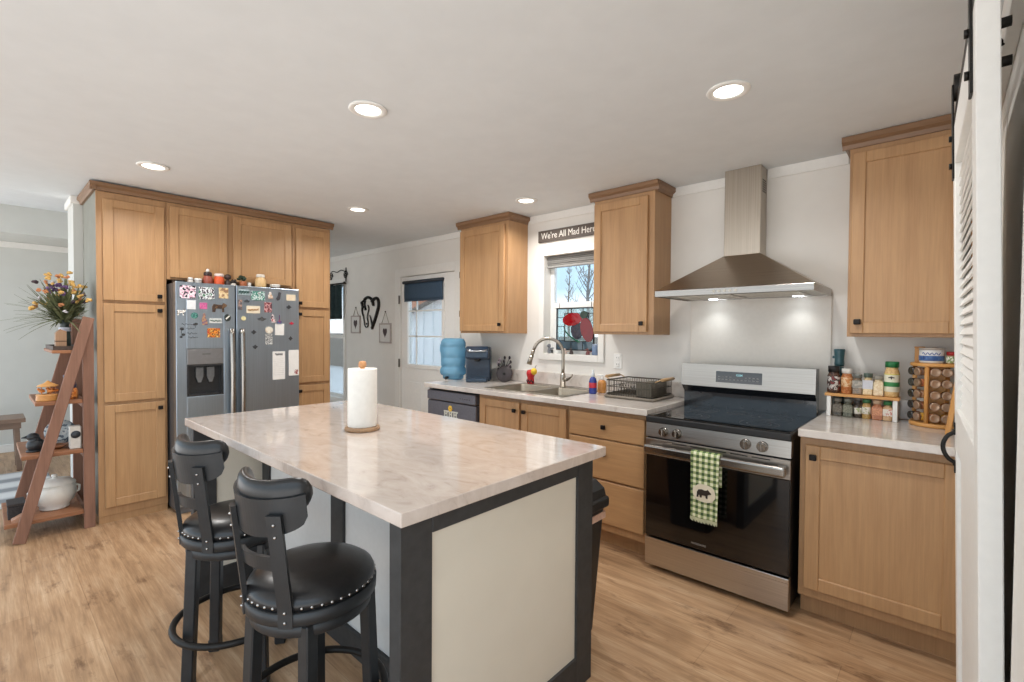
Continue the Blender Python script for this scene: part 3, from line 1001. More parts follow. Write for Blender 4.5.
# ================================================================ RANGE HOOD
t = thing('range_hood', 'stainless pyramid range hood with a square chimney above the range', 'range hood', (-0.93, YW, 1.6))
hx0, hx1, hy0, hz0, hz1 = -1.362, -0.500, 2.84, 1.612, 1.650
cx0, cx1, cy0, cz = -1.073, -0.858, 3.22, 1.885
b = B()
ow = 0.012
b.box(hx0, hx1, hy0, hy0 + ow, hz0, hz1, 0.002)
b.box(hx0, hx0 + ow, hy0 + ow, YW - 0.010, hz0, hz1)
b.box(hx1 - ow, hx1, hy0 + ow, YW - 0.010, hz0, hz1)
b.box(hx0 + ow, hx1 - ow, YW - 0.025, YW - 0.010, hz0, hz1)
mk('lip', b, M_STEELH, t)
b = B()
A_ = [(hx0, hy0, hz1), (hx1, hy0, hz1), (hx1, YW - 0.010, hz1), (hx0, YW - 0.010, hz1)]
C_ = [(cx0, cy0, cz), (cx1, cy0, cz), (cx1, YW - 0.010, cz), (cx0, YW - 0.010, cz)]
va = [b.bm.verts.new(p) for p in A_]; vc = [b.bm.verts.new(p) for p in C_]
for i in range(4):
    b.bm.faces.new((va[i], va[(i + 1) % 4], vc[(i + 1) % 4], vc[i]))
b.bm.faces.new(va); b.bm.faces.new(vc)
mk('canopy', b, M_HOOD, t)
ch = mk('chimney', B().box(cx0, cx1, cy0, YW - 0.010, cz - 0.001, H - 0.002, 0.002), M_STEELV, t)
b = B()
for k in range(6):
    b.box(cx1 - 0.001, cx1 + 0.0012, cy0 + 0.03, cy0 + 0.105, 2.27 + k * 0.014, 2.277 + k * 0.014)
mk('vent_slots', b, plain((60, 54, 48), 0.6), ch)
b = B().box(hx0 + ow, hx1 - ow, hy0 + ow, YW - 0.026, hz0 + 0.006, hz0 + 0.012)
mk('underside', b, M_SINK, t)
for (fx0, fx1) in ((-1.27, -0.94), (-0.92, -0.59)):
    b = B()
    b.box(fx0, fx1, 2.95, 3.26, hz0 + 0.002, hz0 + 0.0055)
    for k in range(14):
        yy = 2.962 + k * 0.021
        b.box(fx0 + 0.012, fx1 - 0.012, yy, yy + 0.008, hz0 + 0.0005, hz0 + 0.003)
    mk('baffle_filter', b, M_NICKEL, t)
b = B()
for k in range(5):
    b.cyl((-1.0 + k * 0.03, hy0 + 0.001, 1.631), (-1.0 + k * 0.03, hy0 - 0.004, 1.631), 0.008, n=12)
mk('buttons', b, M_NICKEL, t)
M_LED = emis('hood_led', (232, 244, 255), 14.0)
for lx in (-1.147, -0.655):
    l_ = mk('hood_lamp', B().lathe([(0.0005, 0.0), (0.028, 0.0), (0.028, 0.004), (0.0005, 0.004)], (lx, 3.255, hz0 - 0.001), 20, cap=False), M_LED, t)
    ld = bpy.data.lights.new('hood_light', 'SPOT')
    ld.energy = 2.6; ld.color = (0.90, 0.96, 1.0); ld.spot_size = math.radians(120); ld.spot_blend = 0.9; ld.shadow_soft_size = 0.025
    lo = bpy.data.objects.new('hood_light', ld); COL.objects.link(lo)
    lo.parent = t; lo.location = Vector((lx, 3.255, hz0 - 0.006)) - t.location

# ================================================================ FRIDGE
t = thing('refrigerator', 'side-by-side stainless fridge covered in magnets between the pantry cabinets', 'refrigerator', (-4.6, 1.417, 0))
fy0, fym, fy1 = 0.965, 1.368, 1.876
fxf, fxb = -4.22, -4.285
ztop = 1.747
mk('cabinet_body', B().box(-5.04, fxb - 0.004, fy0 + 0.002, fy1 - 0.002, 0.025, ztop - 0.006, 0.004), plain((96, 96, 98), 0.45, 0.3, 3), t)
mk('kick_grille', B().box(fxb - 0.002, fxb + 0.03, fy0 + 0.01, fy1 - 0.01, 0.0, 0.055, 0.003), plain((120, 120, 122), 0.5, 0.4), t)
b = B()
dy0, dy1, dz0, dz1 = 1.035, 1.281, 0.884, 1.245
b.box(fxb, fxf, fy0, dy0, 0.06, ztop, 0.004)
b.box(fxb, fxf, dy1, fym - 0.004, 0.06, ztop, 0.004)
b.box(fxb, fxf, dy0 - 0.004, dy1 + 0.004, 0.06, dz0, 0.004)
b.box(fxb, fxf, dy0 - 0.004, dy1 + 0.004, dz1, ztop, 0.004)
fd = mk('freezer_door', b, M_STEELY, t)
b = B()
b.box(fxf - 0.012, fxf + 0.002, dy0, dy1, 1.126, dz1, 0.003)
ctl = mk('dispenser_panel', b, plain((142, 142, 144), 0.35, 0.7, 3), fd)
mk('panel_mark', B().box(fxf + 0.002, fxf + 0.0026, 1.135, 1.19, 1.200, 1.207), plain((96, 96, 98), 0.5), ctl)
b = B()
b.box(fxb + 0.002, fxb + 0.006, dy0, dy1, dz0, 1.126)
b.box(fxb + 0.006, fxf - 0.001, dy0, dy0 + 0.012, dz0, 1.126)
b.box(fxb + 0.006, fxf - 0.001, dy1 - 0.012, dy1, dz0, 1.126)
b.box(fxb + 0.006, fxf - 0.001, dy0 + 0.012, dy1 - 0.012, dz0, dz0 + 0.014)
b.box(fxb + 0.006, fxf - 0.001, dy0 + 0.012, dy1 - 0.012, 1.112, 1.126)
rc = mk('dispenser_recess', b, plain((52, 53, 55), 0.3, 0.2, 3), fd)
b = B()
b.prism([(1.10, 1.10), (1.10, 1.03), (1.115, 0.985), (1.135, 0.985), (1.15, 1.03), (1.15, 1.10)], fxb + 0.02, fxb + 0.032, 'yz')
b.prism([(1.175, 1.10), (1.175, 1.03), (1.19, 0.985), (1.21, 0.985), (1.225, 1.03), (1.225, 1.10)], fxb + 0.02, fxb + 0.032, 'yz')
mk('dispenser_paddles', b, plain((120, 122, 124), 0.3, 0.3), rc)
frd = mk('fresh_food_door', B().box(fxb, fxf, fym + 0.004, fy1, 0.06, ztop, 0.005), M_STEELY, t)
for yy, par in ((1.333, fd), (1.408, frd)):
    hp = []
    for k in range(21):
        u = k / 20
        hp.append((fxf + 0.028 + 0.022 * math.sin(u * PI), yy, 0.50 + 0.90 * u))
    b = B()
    for p, q in zip(hp, hp[1:]):
        pass
    b.tube(hp, 0.020, 12)
    for zz in (0.52, 1.38):
        b.cyl((fxf - 0.001, yy, zz), (fxf + 0.035, yy, zz), 0.012, n=10)
    mk('handle', b, M_STEELH, par)
mk('hinge_cover', B().box(fxb - 0.06, fxf - 0.004, fy0 + 0.005, fy0 + 0.06, ztop - 0.001, ztop + 0.012, 0.003), M_BLACK, t)

# ================================================================ ISLAND
t = thing('kitchen_island', 'kitchen island with a beige marbled top and black framed white ends', 'kitchen island', (-1.96, 1.2, 0))
mk('island_top', B().box(-2.925, -1.008, 0.704, 1.686, 0.892, 0.930, 0.003, 2), M_MARBLE, t)
for xo, xi, s_ in ((-1.038, -1.088, 1), (-2.895, -2.845, -1)):
    a, c = min(xo, xi), max(xo, xi)
    b = B()
    b.box(a, c, 0.722, 0.828, 0.0, 0.891, 0.002, 1)
    b.box(a, c, 1.532, 1.637, 0.0, 0.891, 0.002, 1)
    b.box(a, c, 0.828, 1.532, 0.835, 0.891, 0.002, 1)
    b.box(a, c, 0.828, 1.532, 0.0, 0.125, 0.002, 1)
    fr = mk('end_frame', b, M_CHAR, t)
    mk('end_panel', B().box(a + 0.010, c - 0.010, 0.827, 1.533, 0.124, 0.836), M_PANELW, fr)
mk('back_panel', B().box(-2.845, -1.088, 1.068, 1.082, 0.0, 0.891), plain((214, 214, 212), 0.6, 0, 2), t)
mk('seat_side_baseboard', B().box(-2.844, -1.089, 1.050, 1.068, 0.0, 0.105, 0.002, 1), M_CHAR, t)
for bx0, bx1 in ((-2.055, -1.945), (-2.843, -2.755)):
    mk('batten', B().box(bx0, bx1, 1.054, 1.068, 0.106, 0.891, 0.002, 1), M_CHAR, t)
b = B()
b.box(-2.844, -1.089, 1.60, 1.622, 0.10, 0.891)
b.box(-2.844, -1.089, 1.54, 1.56, 0.0, 0.10)
mk('cupboard_side', b, M_FRAME, t)

# ================================================================ BAR STOOLS  (local axes: the sitter faces +y)
def make_stool(label, loc, rz):
    t = thing('bar_stool', label, 'bar stool', loc, rz, 'bar stools at the island')
    zs = 0.600
    b = B().lathe([(0.0005, zs + 0.066), (0.07, zs + 0.064), (0.12, zs + 0.059), (0.160, zs + 0.048), (0.183, zs + 0.032), (0.190, zs + 0.017), (0.188, zs + 0.002), (0.0005, zs)], n=48, cap=False)
    st = mk('seat_cushion', b, M_LEATHER, t, local=True)
    b = B()
    for k in range(44):
        a = 2 * PI * k / 44
        b.ball((0.188 * math.cos(a), 0.188 * math.sin(a), zs + 0.011), 0.0052, (1, 1, 1), 8, 5)
    mk('nailhead_trim', b, M_STUD, st, local=True)
    b = B().lathe([(0.0005, zs - 0.042), (0.186, zs - 0.042), (0.194, zs - 0.037), (0.195, zs - 0.004), (0.189, zs - 0.0005), (0.0005, zs - 0.0005)], n=48, cap=False)
    mk('seat_ring', b, M_BLKWOOD, t, local=True)
    b = B().lathe([(0.0005, zs - 0.080), (0.174, zs - 0.080), (0.178, zs - 0.076), (0.178, zs - 0.049), (0.172, zs - 0.044), (0.0005, zs - 0.044)], n=48, cap=False)
    mk('swivel_apron', b, M_BLKWOOD, t, local=True)
    for sx_ in (-1, 1):
        for sy_ in (-1, 1):
            p1 = Vector((sx_ * 0.116, sy_ * 0.116, zs - 0.046)); p0 = Vector((sx_ * 0.132, sy_ * 0.132, 0.004))
            b = B()
            b.bar(p0, p1, 0.040, 0.040, (1, 0, 0), 0.004)
            b.bar(p0 + Vector((0, 0, -0.004)), p0 + Vector((0, 0, 0.05)), 0.044, 0.044, (1, 0, 0), 0.004)
            mk('leg', b, M_BLKWOOD, t, local=True)
    b = B().tube([(0.222 * math.cos(2 * PI * k / 48), 0.222 * math.sin(2 * PI * k / 48), 0.225) for k in range(48)], 0.0125, 10, True)
    mk('foot_ring', b, M_BLKMETAL, t, local=True)
    # curved back: two uprights, a slat and a padded top rail on an arc around the seat
    RB = 0.188
    def arc(a, z, r=RB):
        lean = 0.13 * max(0, z - zs) 
        return Vector((r * math.sin(a), -(r * math.cos(a)) - lean + 0.01, z))
    PA = math.radians(27)
    for s_ in (-1, 1):
        def post(u, v, k, a=s_ * PA):
            z = zs - 0.04 + 0.328 * v
            return arc(a + (u - 0.5) * 0.20, z, RB + 0.004 + 0.014 * k)
        ps = mk('back_post', B().plate(post, 3, 8), M_BLKWOOD, t, local=True)
        b = B()
        for zz in (zs + 0.228, zs + 0.263, zs - 0.022, zs + 0.006):
            p = arc(s_ * PA, zz, RB + 0.0185)
            b.ball((p.x, p.y, p.z), 0.0048, (1, 1, 1), 8, 6)
        mk('bolts', b, M_STUD, ps, local=True, kind='stuff')
    def slat(u, v, k):
        return arc((u - 0.5) * 2 * PA, zs + 0.122 + 0.040 * v, RB - 0.008 + 0.012 * k)
    mk('back_slat', B().plate(slat, 16, 1), M_BLKWOOD, t, local=True)
    def shell(u, v, k):
        a = (u - 0.5) * 2 * math.radians(52)
        e = math.sin(u * PI) ** 0.45
        z0 = zs + 0.247 - 0.030 * e + 0.03 * (1 - e)
        z1 = zs + 0.327 + 0.012 * (2 * u - 1) ** 2
        return arc(a, z0 + (z1 - z0) * v, RB - 0.012 + 0.014 * k)
    mk('back_rail', B().plate(shell, 28, 4), M_BLKWOOD, t, local=True)
    b = B()
    NU, NV = 44, 16
    V = []
    for i in range(NU + 1):
        u = i / NU
        a = (u - 0.5) * 2 * math.radians(59)
        e = max(0.05, (1 - abs(2 * u - 1) ** 7)) ** 0.5
        zc = zs + 0.320 + 0.020 * (2 * u - 1) ** 2
        row = []
        for j in range(NV):
            th_ = 2 * PI * j / NV
            row.append(b.bm.verts.new(arc(a, zc + 0.054 * e * math.sin(th_), RB - 0.030 + 0.024 * e * math.cos(th_))))
        V.append(row)
    for i in range(NU):
        for j in range(NV):
            f = b.bm.faces.new((V[i][j], V[i + 1][j], V[i + 1][(j + 1) % NV], V[i][(j + 1) % NV])); f.smooth = True
    b.bm.faces.new(V[0]); b.bm.faces.new(list(reversed(V[-1])))
    mk('back_pad', b, M_LEATHER, t, local=True)
    return t
st1 = make_stool('black leather swivel bar stool nearest the camera at the island corner', (-1.480, 0.700, 0), math.radians(15))
st2 = dup(st1, (-2.150, 0.700, 0), math.radians(14), 'black leather swivel bar stool farther along the island, towards the fridge')
for o in st2.children:              # the base of this one stands turned under its swivel seat
    if o.name.startswith('leg'):
        o.rotation_euler = (0, 0, math.radians(-50))

# ================================================================ BIN behind the island
t = thing('trash_can', 'tall black plastic kitchen bin standing behind the island end', 'trash can', (-1.33, 1.84, 0))
def taper(b, x0, x1, y0, y1, z0, z1, tp):
    vs_ = []
    for z, k in ((z0, tp), (z1, 0)):
        vs_.append([b.bm.verts.new(p) for p in ((x0 + k, y0 + k, z), (x1 - k, y0 + k, z), (x1 - k, y1 - k, z), (x0 + k, y1 - k, z))])
    for i in range(4):
        b.bm.faces.new((vs_[0][i], vs_[0][(i + 1) % 4], vs_[1][(i + 1) % 4], vs_[1][i]))
    b.bm.faces.new(vs_[0]); b.bm.faces.new(vs_[1])
    es = list({e for r in vs_ for v in r for e in v.link_edges})
    bmesh.ops.bevel(b.bm, geom=es, offset=0.02, segments=3, profile=0.5, affect='EDGES')
b = B(); taper(b, -1.50, -1.155, 1.70, 1.93, 0.0, 0.60, 0.035)
mk('bin_body', b, M_BLACK, t)
b = B()
b.box(-1.515, -1.140, 1.688, 1.945, 0.585, 0.635, 0.012, 3)
b.prism([(-1.505, 0.630), (-1.155, 0.630), (-1.165, 0.668), (-1.21, 0.700), (-1.45, 0.700), (-1.495, 0.668)], 1.70, 1.935, 'xz')
mk('lid', b, M_BLACK, t)
mk('sticker', B().box(-1.172, -1.1525, 1.80, 1.928, 0.535, 0.566), plain((206, 170, 150), 0.6, 0, 10, 60), t)

# ================================================================ PAPER TOWEL
px, py = -2.005, 1.185
t = thing('paper_towel_holder', 'wooden upright holder with round bark-edged base on the island top', 'paper towel holder', (px, py, 0.93))
mk('base', B().lathe([(0.0005, 0.0), (0.076, 0.0), (0.079, 0.006), (0.078, 0.014), (0.074, 0.018), (0.0005, 0.018)], (px, py, 0.9305), 40, cap=False), wood('log_slice', (128, 92, 64), (190, 152, 116), 'z'), t)
mk('pole', B().cyl((px, py, 0.948), (px, py, 1.222), 0.010), M_PINEZ, t)
mk('finial', B().lathe([(0.008, 0.0), (0.017, 0.004), (0.0185, 0.016), (0.015, 0.030), (0.0005, 0.033)], (px, py, 1.2175), 20), wood('finial_wood', (170, 112, 66), (206, 150, 100), 'z'), t)
b = B().lathe([(0.021, 0.0), (0.064, 0.0), (0.0655, 0.004), (0.0655, 0.262), (0.064, 0.266), (0.021, 0.266), (0.021, 0.0)], (px, py, 0.949), 48, cap=False)
tag(mk('paper_towel_roll', b, M_PAPER), 'roll of white paper towel standing on its wooden holder', 'paper towels')

# ================================================================ THINGS ALONG THE SINK COUNTER
ZC = 0.9305
M_BLUEW = glass('blue_bottle_plastic', (186, 220, 236), 0.08, 0.45, (132, 190, 222), 0.08)
bx_, by_ = -3.53, 3.06
t = thing('water_jug', 'large translucent blue water jug at the end of the counter by the door', 'water jug', (bx_, by_, ZC))
pr = [(0.0005, 0.0), (0.085, 0.0), (0.098, 0.008), (0.100, 0.035), (0.118, 0.045), (0.126, 0.065), (0.126, 0.095), (0.116, 0.112), (0.110, 0.122), (0.118, 0.135), (0.120, 0.20), (0.115, 0.208), (0.120, 0.216), (0.121, 0.300), (0.114, 0.310), (0.120, 0.320), (0.119, 0.355), (0.105, 0.383), (0.085, 0.392), (0.0005, 0.393)]
mk('jug_body', B().lathe(pr, (bx_, by_, ZC), 40, cap=False), M_BLUEW, t)
b = B().tube([(bx_ - 0.115, by_ - 0.02, ZC + 0.335), (bx_ - 0.15, by_ - 0.03, ZC + 0.325), (bx_ - 0.152, by_ - 0.03, ZC + 0.26), (bx_ - 0.115, by_ - 0.02, ZC + 0.245)], 0.011, 8)
mk('handle', b, M_BLUEW, t)
b = B().cyl((bx_ + 0.03, by_ - 0.095, ZC + 0.022), (bx_ + 0.035, by_ - 0.125, ZC + 0.022), 0.012)
b.cyl((bx_ + 0.035, by_ - 0.118, ZC + 0.022), (bx_ + 0.035, by_ - 0.118, ZC + 0.004), 0.009)
mk('tap', b, M_BLACK, t)

M_NAVY = plain((30, 50, 70), 0.3, 0, 4, name='navy_plastic', coat=0.3)
kx, ky = -3.16, 3.10
t = thing('coffee_maker', 'navy blue single-cup coffee maker beside the water jug', 'coffee maker', (kx, ky, ZC))
b = B()
b.prism([(ky - 0.02, ZC), (ky + 0.15, ZC), (ky + 0.15, ZC + 0.26), (ky + 0.10, ZC + 0.315), (ky - 0.02, ZC + 0.318)], kx - 0.115, kx + 0.115, 'yz')
bmesh.ops.bevel(b.bm, geom=list(b.bm.edges), offset=0.012, segments=2, profile=0.5, affect='EDGES')
mk('water_tank_body', b, M_NAVY, t)
b = B().prism([(ky - 0.135, ZC + 0.215), (ky - 0.018, ZC + 0.200), (ky - 0.018, ZC + 0.320), (ky - 0.07, ZC + 0.325), (ky - 0.125, ZC + 0.285)], kx - 0.105, kx + 0.105, 'yz')
bmesh.ops.bevel(b.bm, geom=list(b.bm.edges), offset=0.014, segments=3, profile=0.5, affect='EDGES')
hd = mk('brew_head', b, M_NAVY, t)
mk('lid_handle', B().tube([(kx - 0.09, ky - 0.10, ZC + 0.292), (kx - 0.07, ky - 0.142, ZC + 0.282), (kx + 0.07, ky - 0.142, ZC + 0.282), (kx + 0.09, ky - 0.10, ZC + 0.292)], 0.010, 10), plain((170, 176, 182), 0.25, 0.8, 3), hd)
mk('spout', B().cyl((kx, ky - 0.07, ZC + 0.212), (kx, ky - 0.07, ZC + 0.185), 0.035, 0.022, 18), M_BLACK, hd)
mk('drip_tray', B().box(kx - 0.095, kx + 0.095, ky - 0.15, ky - 0.02, ZC, ZC + 0.035, 0.010, 3), M_NAVY, t)
t.rotation_euler = (0, 0, math.radians(40))
t.location = (-3.225, 3.10, ZC)

t = thing('wire_plant_ornament', 'dark wire plant ornament with pale leaves beside the coffee maker', 'ornament', (-3.045, 3.262, ZC))
b = B().lathe([(0.0005, 0.0), (0.035, 0.0), (0.045, 0.03), (0.042, 0.07), (0.036, 0.075), (0.0005, 0.07)], (-3.045, 3.262, ZC), 20, cap=False)
mk('pot', b, plain((188, 178, 176), 0.4, 0, 10), t)
b = B(); rnd = random.Random(3)
tips = []
for k in range(11):
    a = rnd.uniform(0, 2 * PI); r = rnd.uniform(0.02, 0.085); hgt = rnd.uniform(0.10, 0.235)
    p = [(-3.045, 3.262, ZC + 0.06), (-3.045 + r * 0.4 * math.cos(a), 3.262 + r * 0.4 * math.sin(a), ZC + hgt * 0.7), (-3.045 + r * math.cos(a), 3.262 + r * math.sin(a) * 0.7, ZC + hgt)]
    tips.append(p[-1]); b.tube(p, 0.003, 6)
mk('stems', b, M_BLKMETAL, t)
b = B()
for k, p in enumerate(tips):
    if k % 3:
        b.ball(p, 0.014, (1, 0.5, 1.2), 8, 6)
mk('dark_buds', b, plain((46, 38, 42), 0.6, 0, 8), t, kind='stuff')
b = B()
for k, p in enumerate(tips):
    if k % 3 == 0:
        b.ball((p[0], p[1], p[2] - 0.03), 0.02, (1, 0.4, 1.3), 8, 6)
mk('pale_leaves', b, plain((186, 170, 178), 0.6, 0, 10), t, kind='stuff')
M = Matrix.Translation((-2.975, 3.19, ZC + 0.0765)) @ Matrix.Rotation(math.radians(30), 4, 'Z') @ Matrix.Rotation(math.radians(80), 4, 'X')
t = thing('frying_pan_lid', 'small round dark lid leaning upright beside the wire plant ornament', 'lid', (-2.975, 3.19, ZC))
mk('disc', B().lathe([(0.0005, 0.012), (0.06, 0.008), (0.074, 0.0), (0.076, -0.006), (0.07, -0.008), (0.0005, -0.004)], n=32, M=M, cap=False), plain((62, 56, 58), 0.5, 0.2, 4), t)
mk('lid_knob', B().lathe([(0.006, 0.010), (0.006, 0.02), (0.013, 0.024), (0.012, 0.032), (0.0005, 0.034)], n=14, M=M, cap=False), M_BLACK, t)

t = thing('dish_scrubber', 'red and yellow dish scrubber standing behind the left sink bowl', 'scrubber', (-2.70, 3.235, 0.934))
mk('red_body', B().lathe([(0.0005, 0.0), (0.030, 0.0), (0.032, 0.03), (0.028, 0.055), (0.036, 0.075), (0.038, 0.095), (0.030, 0.118), (0.0005, 0.126)], (-2.70, 3.235, 0.934), 20, cap=False), plain((186, 34, 36), 0.5, 0, 12, 60), t)
b = B()
for k in range(7):
    a = -PI / 2 + (k - 3) * 0.42
    b.ball((-2.70 + 0.030 * math.cos(a), 3.235 + 0.030 * math.sin(a), 0.952 + 0.012 * (k % 2)), 0.008, (1, 1, 1.4), 8, 6)
mk('dark_bristles', b, plain((60, 22, 30), 0.7), t)
mk('yellow_puff', B().ball((-2.655, 3.225, 1.045), 0.030, (1, 0.8, 1), 14, 10), plain((232, 190, 52), 0.7, 0, 10, 60), t)
mk('stem', B().cyl((-2.675, 3.23, 1.02), (-2.63, 3.225, 1.10), 0.004, n=8), M_NICKEL, t)

t = thing('dish_soap_bottle', 'blue dish soap bottle with red label right of the sink', 'bottle', (-1.955, 3.07, ZC))
c_ = (-1.955, 3.07, ZC)
mk('bottle_body', B().lathe([(0.0005, 0.0), (0.026, 0.0), (0.029, 0.01), (0.029, 0.09), (0.024, 0.112), (0.013, 0.126), (0.0005, 0.126)], c_, 20, cap=False), plain((44, 62, 140), 0.25, 0, 6), t)
mk('red_label', B().lathe([(0.0296, 0.045), (0.0298, 0.046), (0.0298, 0.082), (0.0296, 0.083)], c_, 20, cap=False), plain((186, 44, 60), 0.4, 0, 8), t)
mk('clear_cap', B().lathe([(0.0005, 0.126), (0.013, 0.126), (0.013, 0.148), (0.008, 0.156), (0.007, 0.178), (0.0005, 0.180)], c_, 16, cap=False), plain((214, 220, 224), 0.25, 0, 4), t)
t = thing('hand_soap_bottle', 'amber hand soap bottle with white pump right of the sink', 'bottle', (-1.935, 3.165, ZC))
c_ = (-1.935, 3.165, ZC)
mk('bottle_body', B().lathe([(0.0005, 0.0), (0.030, 0.0), (0.033, 0.008), (0.033, 0.075), (0.026, 0.092), (0.012, 0.098), (0.0005, 0.098)], c_, 20, cap=False), plain((204, 142, 76), 0.25, 0, 8), t)
b = B().lathe([(0.0005, 0.098), (0.013, 0.098), (0.013, 0.112), (0.005, 0.114), (0.005, 0.128), (0.0005, 0.128)], c_, 14, cap=False)
b.box(c_[0] - 0.04, c_[0] + 0.012, c_[1] - 0.008, c_[1] + 0.008, ZC + 0.126, ZC + 0.138, 0.004)
mk('pump', b, M_WHITE, t)

# --- dish rack
rx0, rx1, ry0, ry1 = -1.775, -1.435, 2.97, 3.27
t = thing('dish_rack', 'dark wire dish drying rack with wooden handles left of the range', 'dish rack', (-1.61, 3.1, ZC))
M_RACK = plain((88, 82, 74), 0.4, 0.6, 5, name='rack_wire')
b = B().box(rx0 - 0.01, rx1 + 0.01, ry0 - 0.01, ry1 + 0.01, ZC, ZC + 0.006, 0.002)
for (a, c) in (((rx0 - .01, ry0 - .01), (rx1 + .01, ry0 - .01)), ((rx0 - .01, ry1 + .01), (rx1 + .01, ry1 + .01)), ((rx0 - .01, ry0 - .01), (rx0 - .01, ry1 + .01)), ((rx1 + .01, ry0 - .01), (rx1 + .01, ry1 + .01))):
    b.tube([(a[0], a[1], ZC + 0.012), (c[0], c[1], ZC + 0.012)], 0.009, 8)
mk('drip_tray', b, plain((128, 118, 106), 0.5, 0, 6), t)
b = B()
zt_ = ZC + 0.125
for zz, rr in ((zt_, 0.005), (ZC + 0.03, 0.004), (ZC + 0.08, 0.003)):
    b.tube([(rx0, ry0, zz), (rx1, ry0, zz), (rx1, ry1, zz), (rx0, ry1, zz)], rr, 6, True)
for k in range(19):
    x = rx0 + (rx1 - rx0) * k / 18
    for yy in (ry0, ry1):
        b.cyl((x, yy, ZC + 0.02), (x, yy, zt_), 0.0022, n=6)
    b.cyl((x, ry0, ZC + 0.03), (x, ry1, ZC + 0.03), 0.0022, n=6)
for k in range(15):
    y = ry0 + (ry1 - ry0) * k / 14
    for xx in (rx0, rx1):
        b.cyl((xx, y, ZC + 0.02), (xx, y, zt_), 0.0022, n=6)
for k in range(12):
    x = rx0 + 0.03 + 0.022 * k
    b.tube([(x, ry0 + 0.10, ZC + 0.03), (x, ry0 + 0.13, ZC + 0.085), (x, ry0 + 0.16, ZC + 0.03)], 0.0022, 6)
mk('wire_basket', b, M_RACK, t)
b = B().box(rx1 - 0.12, rx1 - 0.008, ry0 + 0.01, ry0 + 0.25, ZC + 0.02, ZC + 0.118, 0.006)
mk('utensil_holder', b, plain((96, 90, 78), 0.6, 0, 5), t)
for xx, s_ in ((rx0 - 0.03, -1), (rx1 + 0.03, 1)):
    b = B().tube([(xx - s_ * 0.03, ry0 + 0.04, zt_), (xx + s_ * 0.01, ry0 + 0.04, zt_ + 0.018), (xx + s_ * 0.01, ry1 - 0.04, zt_ + 0.018), (xx - s_ * 0.03, ry1 - 0.04, zt_)], 0.004, 6)
    b.cyl((xx + s_ * 0.01, ry0 + 0.06, zt_ + 0.018), (xx + s_ * 0.01, ry1 - 0.06, zt_ + 0.018), 0.011, n=10)
    mk('handle', b, wood('rack_handle_wood', (160, 124, 84), (196, 160, 116), 'y'), t)

# --- wall outlet
t = thing('wall_outlet', 'white double outlet on the wall above the dish rack', 'outlet', (-1.905, YW, 1.15))
mk('cover_plate', B().box(-1.945, -1.875, YW - 0.006, YW - 0.0005, 1.105, 1.222, 0.002), M_WHITE, t)
for zz in (1.138, 1.190):
    r_ = mk('receptacle', B().box(-1.927, -1.893, YW - 0.0085, YW - 0.005, zz - 0.018, zz + 0.018, 0.003), M_WHITE, t)
    b = B()
    for xx in (-1.918, -1.904):
        b.box(xx - 0.0014, xx + 0.0014, YW - 0.0092, YW - 0.0082, zz - 0.004, zz + 0.008)
    mk('slots', b, M_BLACK, r_)
# --- sign above the window
t = thing('wall_sign', 'dark plank sign with white lettering above the sink window', 'sign', (-2.4, YW, 2.232))
mk('board', B().box(-2.712, -2.085, YW - 0.020, YW - 0.001, 2.182, 2.282, 0.002), wood('dark_sign_plank', (66, 58, 52), (96, 86, 78), 'x', 0.7), t)
text('lettering', "We're All Mad Here", 0.079, Matrix.Translation((-2.395, YW - 0.0207, 2.231)) @ FACE_Y, plain((226, 222, 214), 0.6), t, 0.0006, sx=0.86)

# --- stained glass panel hanging in the window
gx0_, gx1_, gz0_, gz1_ = -2.555, -2.165, 1.232, 1.600
t = thing('stained_glass_panel', 'stained glass panel of a red flower hanging in the sink window', 'stained glass', (-2.36, YW + 0.055, 1.232))
gy = YW + 0.052
b = B()
fw_ = 0.010
for a in ((gx0_, gx0_ + fw_, gz0_, gz1_), (gx1_ - fw_, gx1_, gz0_, gz1_), (gx0_, gx1_, gz0_, gz0_ + fw_), (gx0_, gx1_, gz1_ - fw_, gz1_)):
    b.box(a[0], a[1], gy - 0.004, gy + 0.008, a[2], a[3])
ix0, ix1, iz0, iz1 = gx0_ + 0.085, gx1_ - 0.055, gz0_ + 0.075, gz1_ - 0.045
for a in ((ix0, ix0 + 0.006, iz0, iz1), (ix1 - 0.006, ix1, iz0, iz1), (ix0, ix1, iz0, iz0 + 0.006), (ix0, ix1, iz1 - 0.006, iz1)):
    b.box(a[0], a[1], gy - 0.003, gy + 0.007, a[2], a[3])
for zz in (1.315, 1.435, 1.515):
    b.box(gx0_, ix0, gy - 0.003, gy + 0.007, zz, zz + 0.005); b.box(ix1, gx1_, gy - 0.003, gy + 0.007, zz + 0.03, zz + 0.035)
for xx in (-2.40, -2.28):
    b.box(xx, xx + 0.005, gy - 0.003, gy + 0.007, iz1, gz1_); b.box(xx, xx + 0.005, gy - 0.003, gy + 0.007, gz0_, iz0)
mk('lead_frame', b, M_BLKMETAL, t)
mk('clear_glass', B().box(gx0_ + 0.004, gx1_ - 0.004, gy, gy + 0.003, gz0_ + 0.004, gz1_ - 0.004), glass('pale_glass', (206, 222, 224), 0.06, 0.16, (200, 214, 214)), t)
def el(cx_, cz_, a, c, rot, n=26, k=0.0):
    out = []
    for i in range(n):
        q = 2 * PI * i / n
        x, z = a * math.cos(q) * (1 + k * math.sin(q)), c * math.sin(q)
        out.append((cx_ + x * math.cos(rot) - z * math.sin(rot), cz_ + x * math.sin(rot) + z * math.cos(rot)))
    return out
M_RED = glass('red_glass', (196, 34, 46), 0.06, 0.45, (178, 22, 34))
M_DKR = glass('deep_red_glass', (150, 20, 36), 0.06, 0.45, (150, 16, 30))
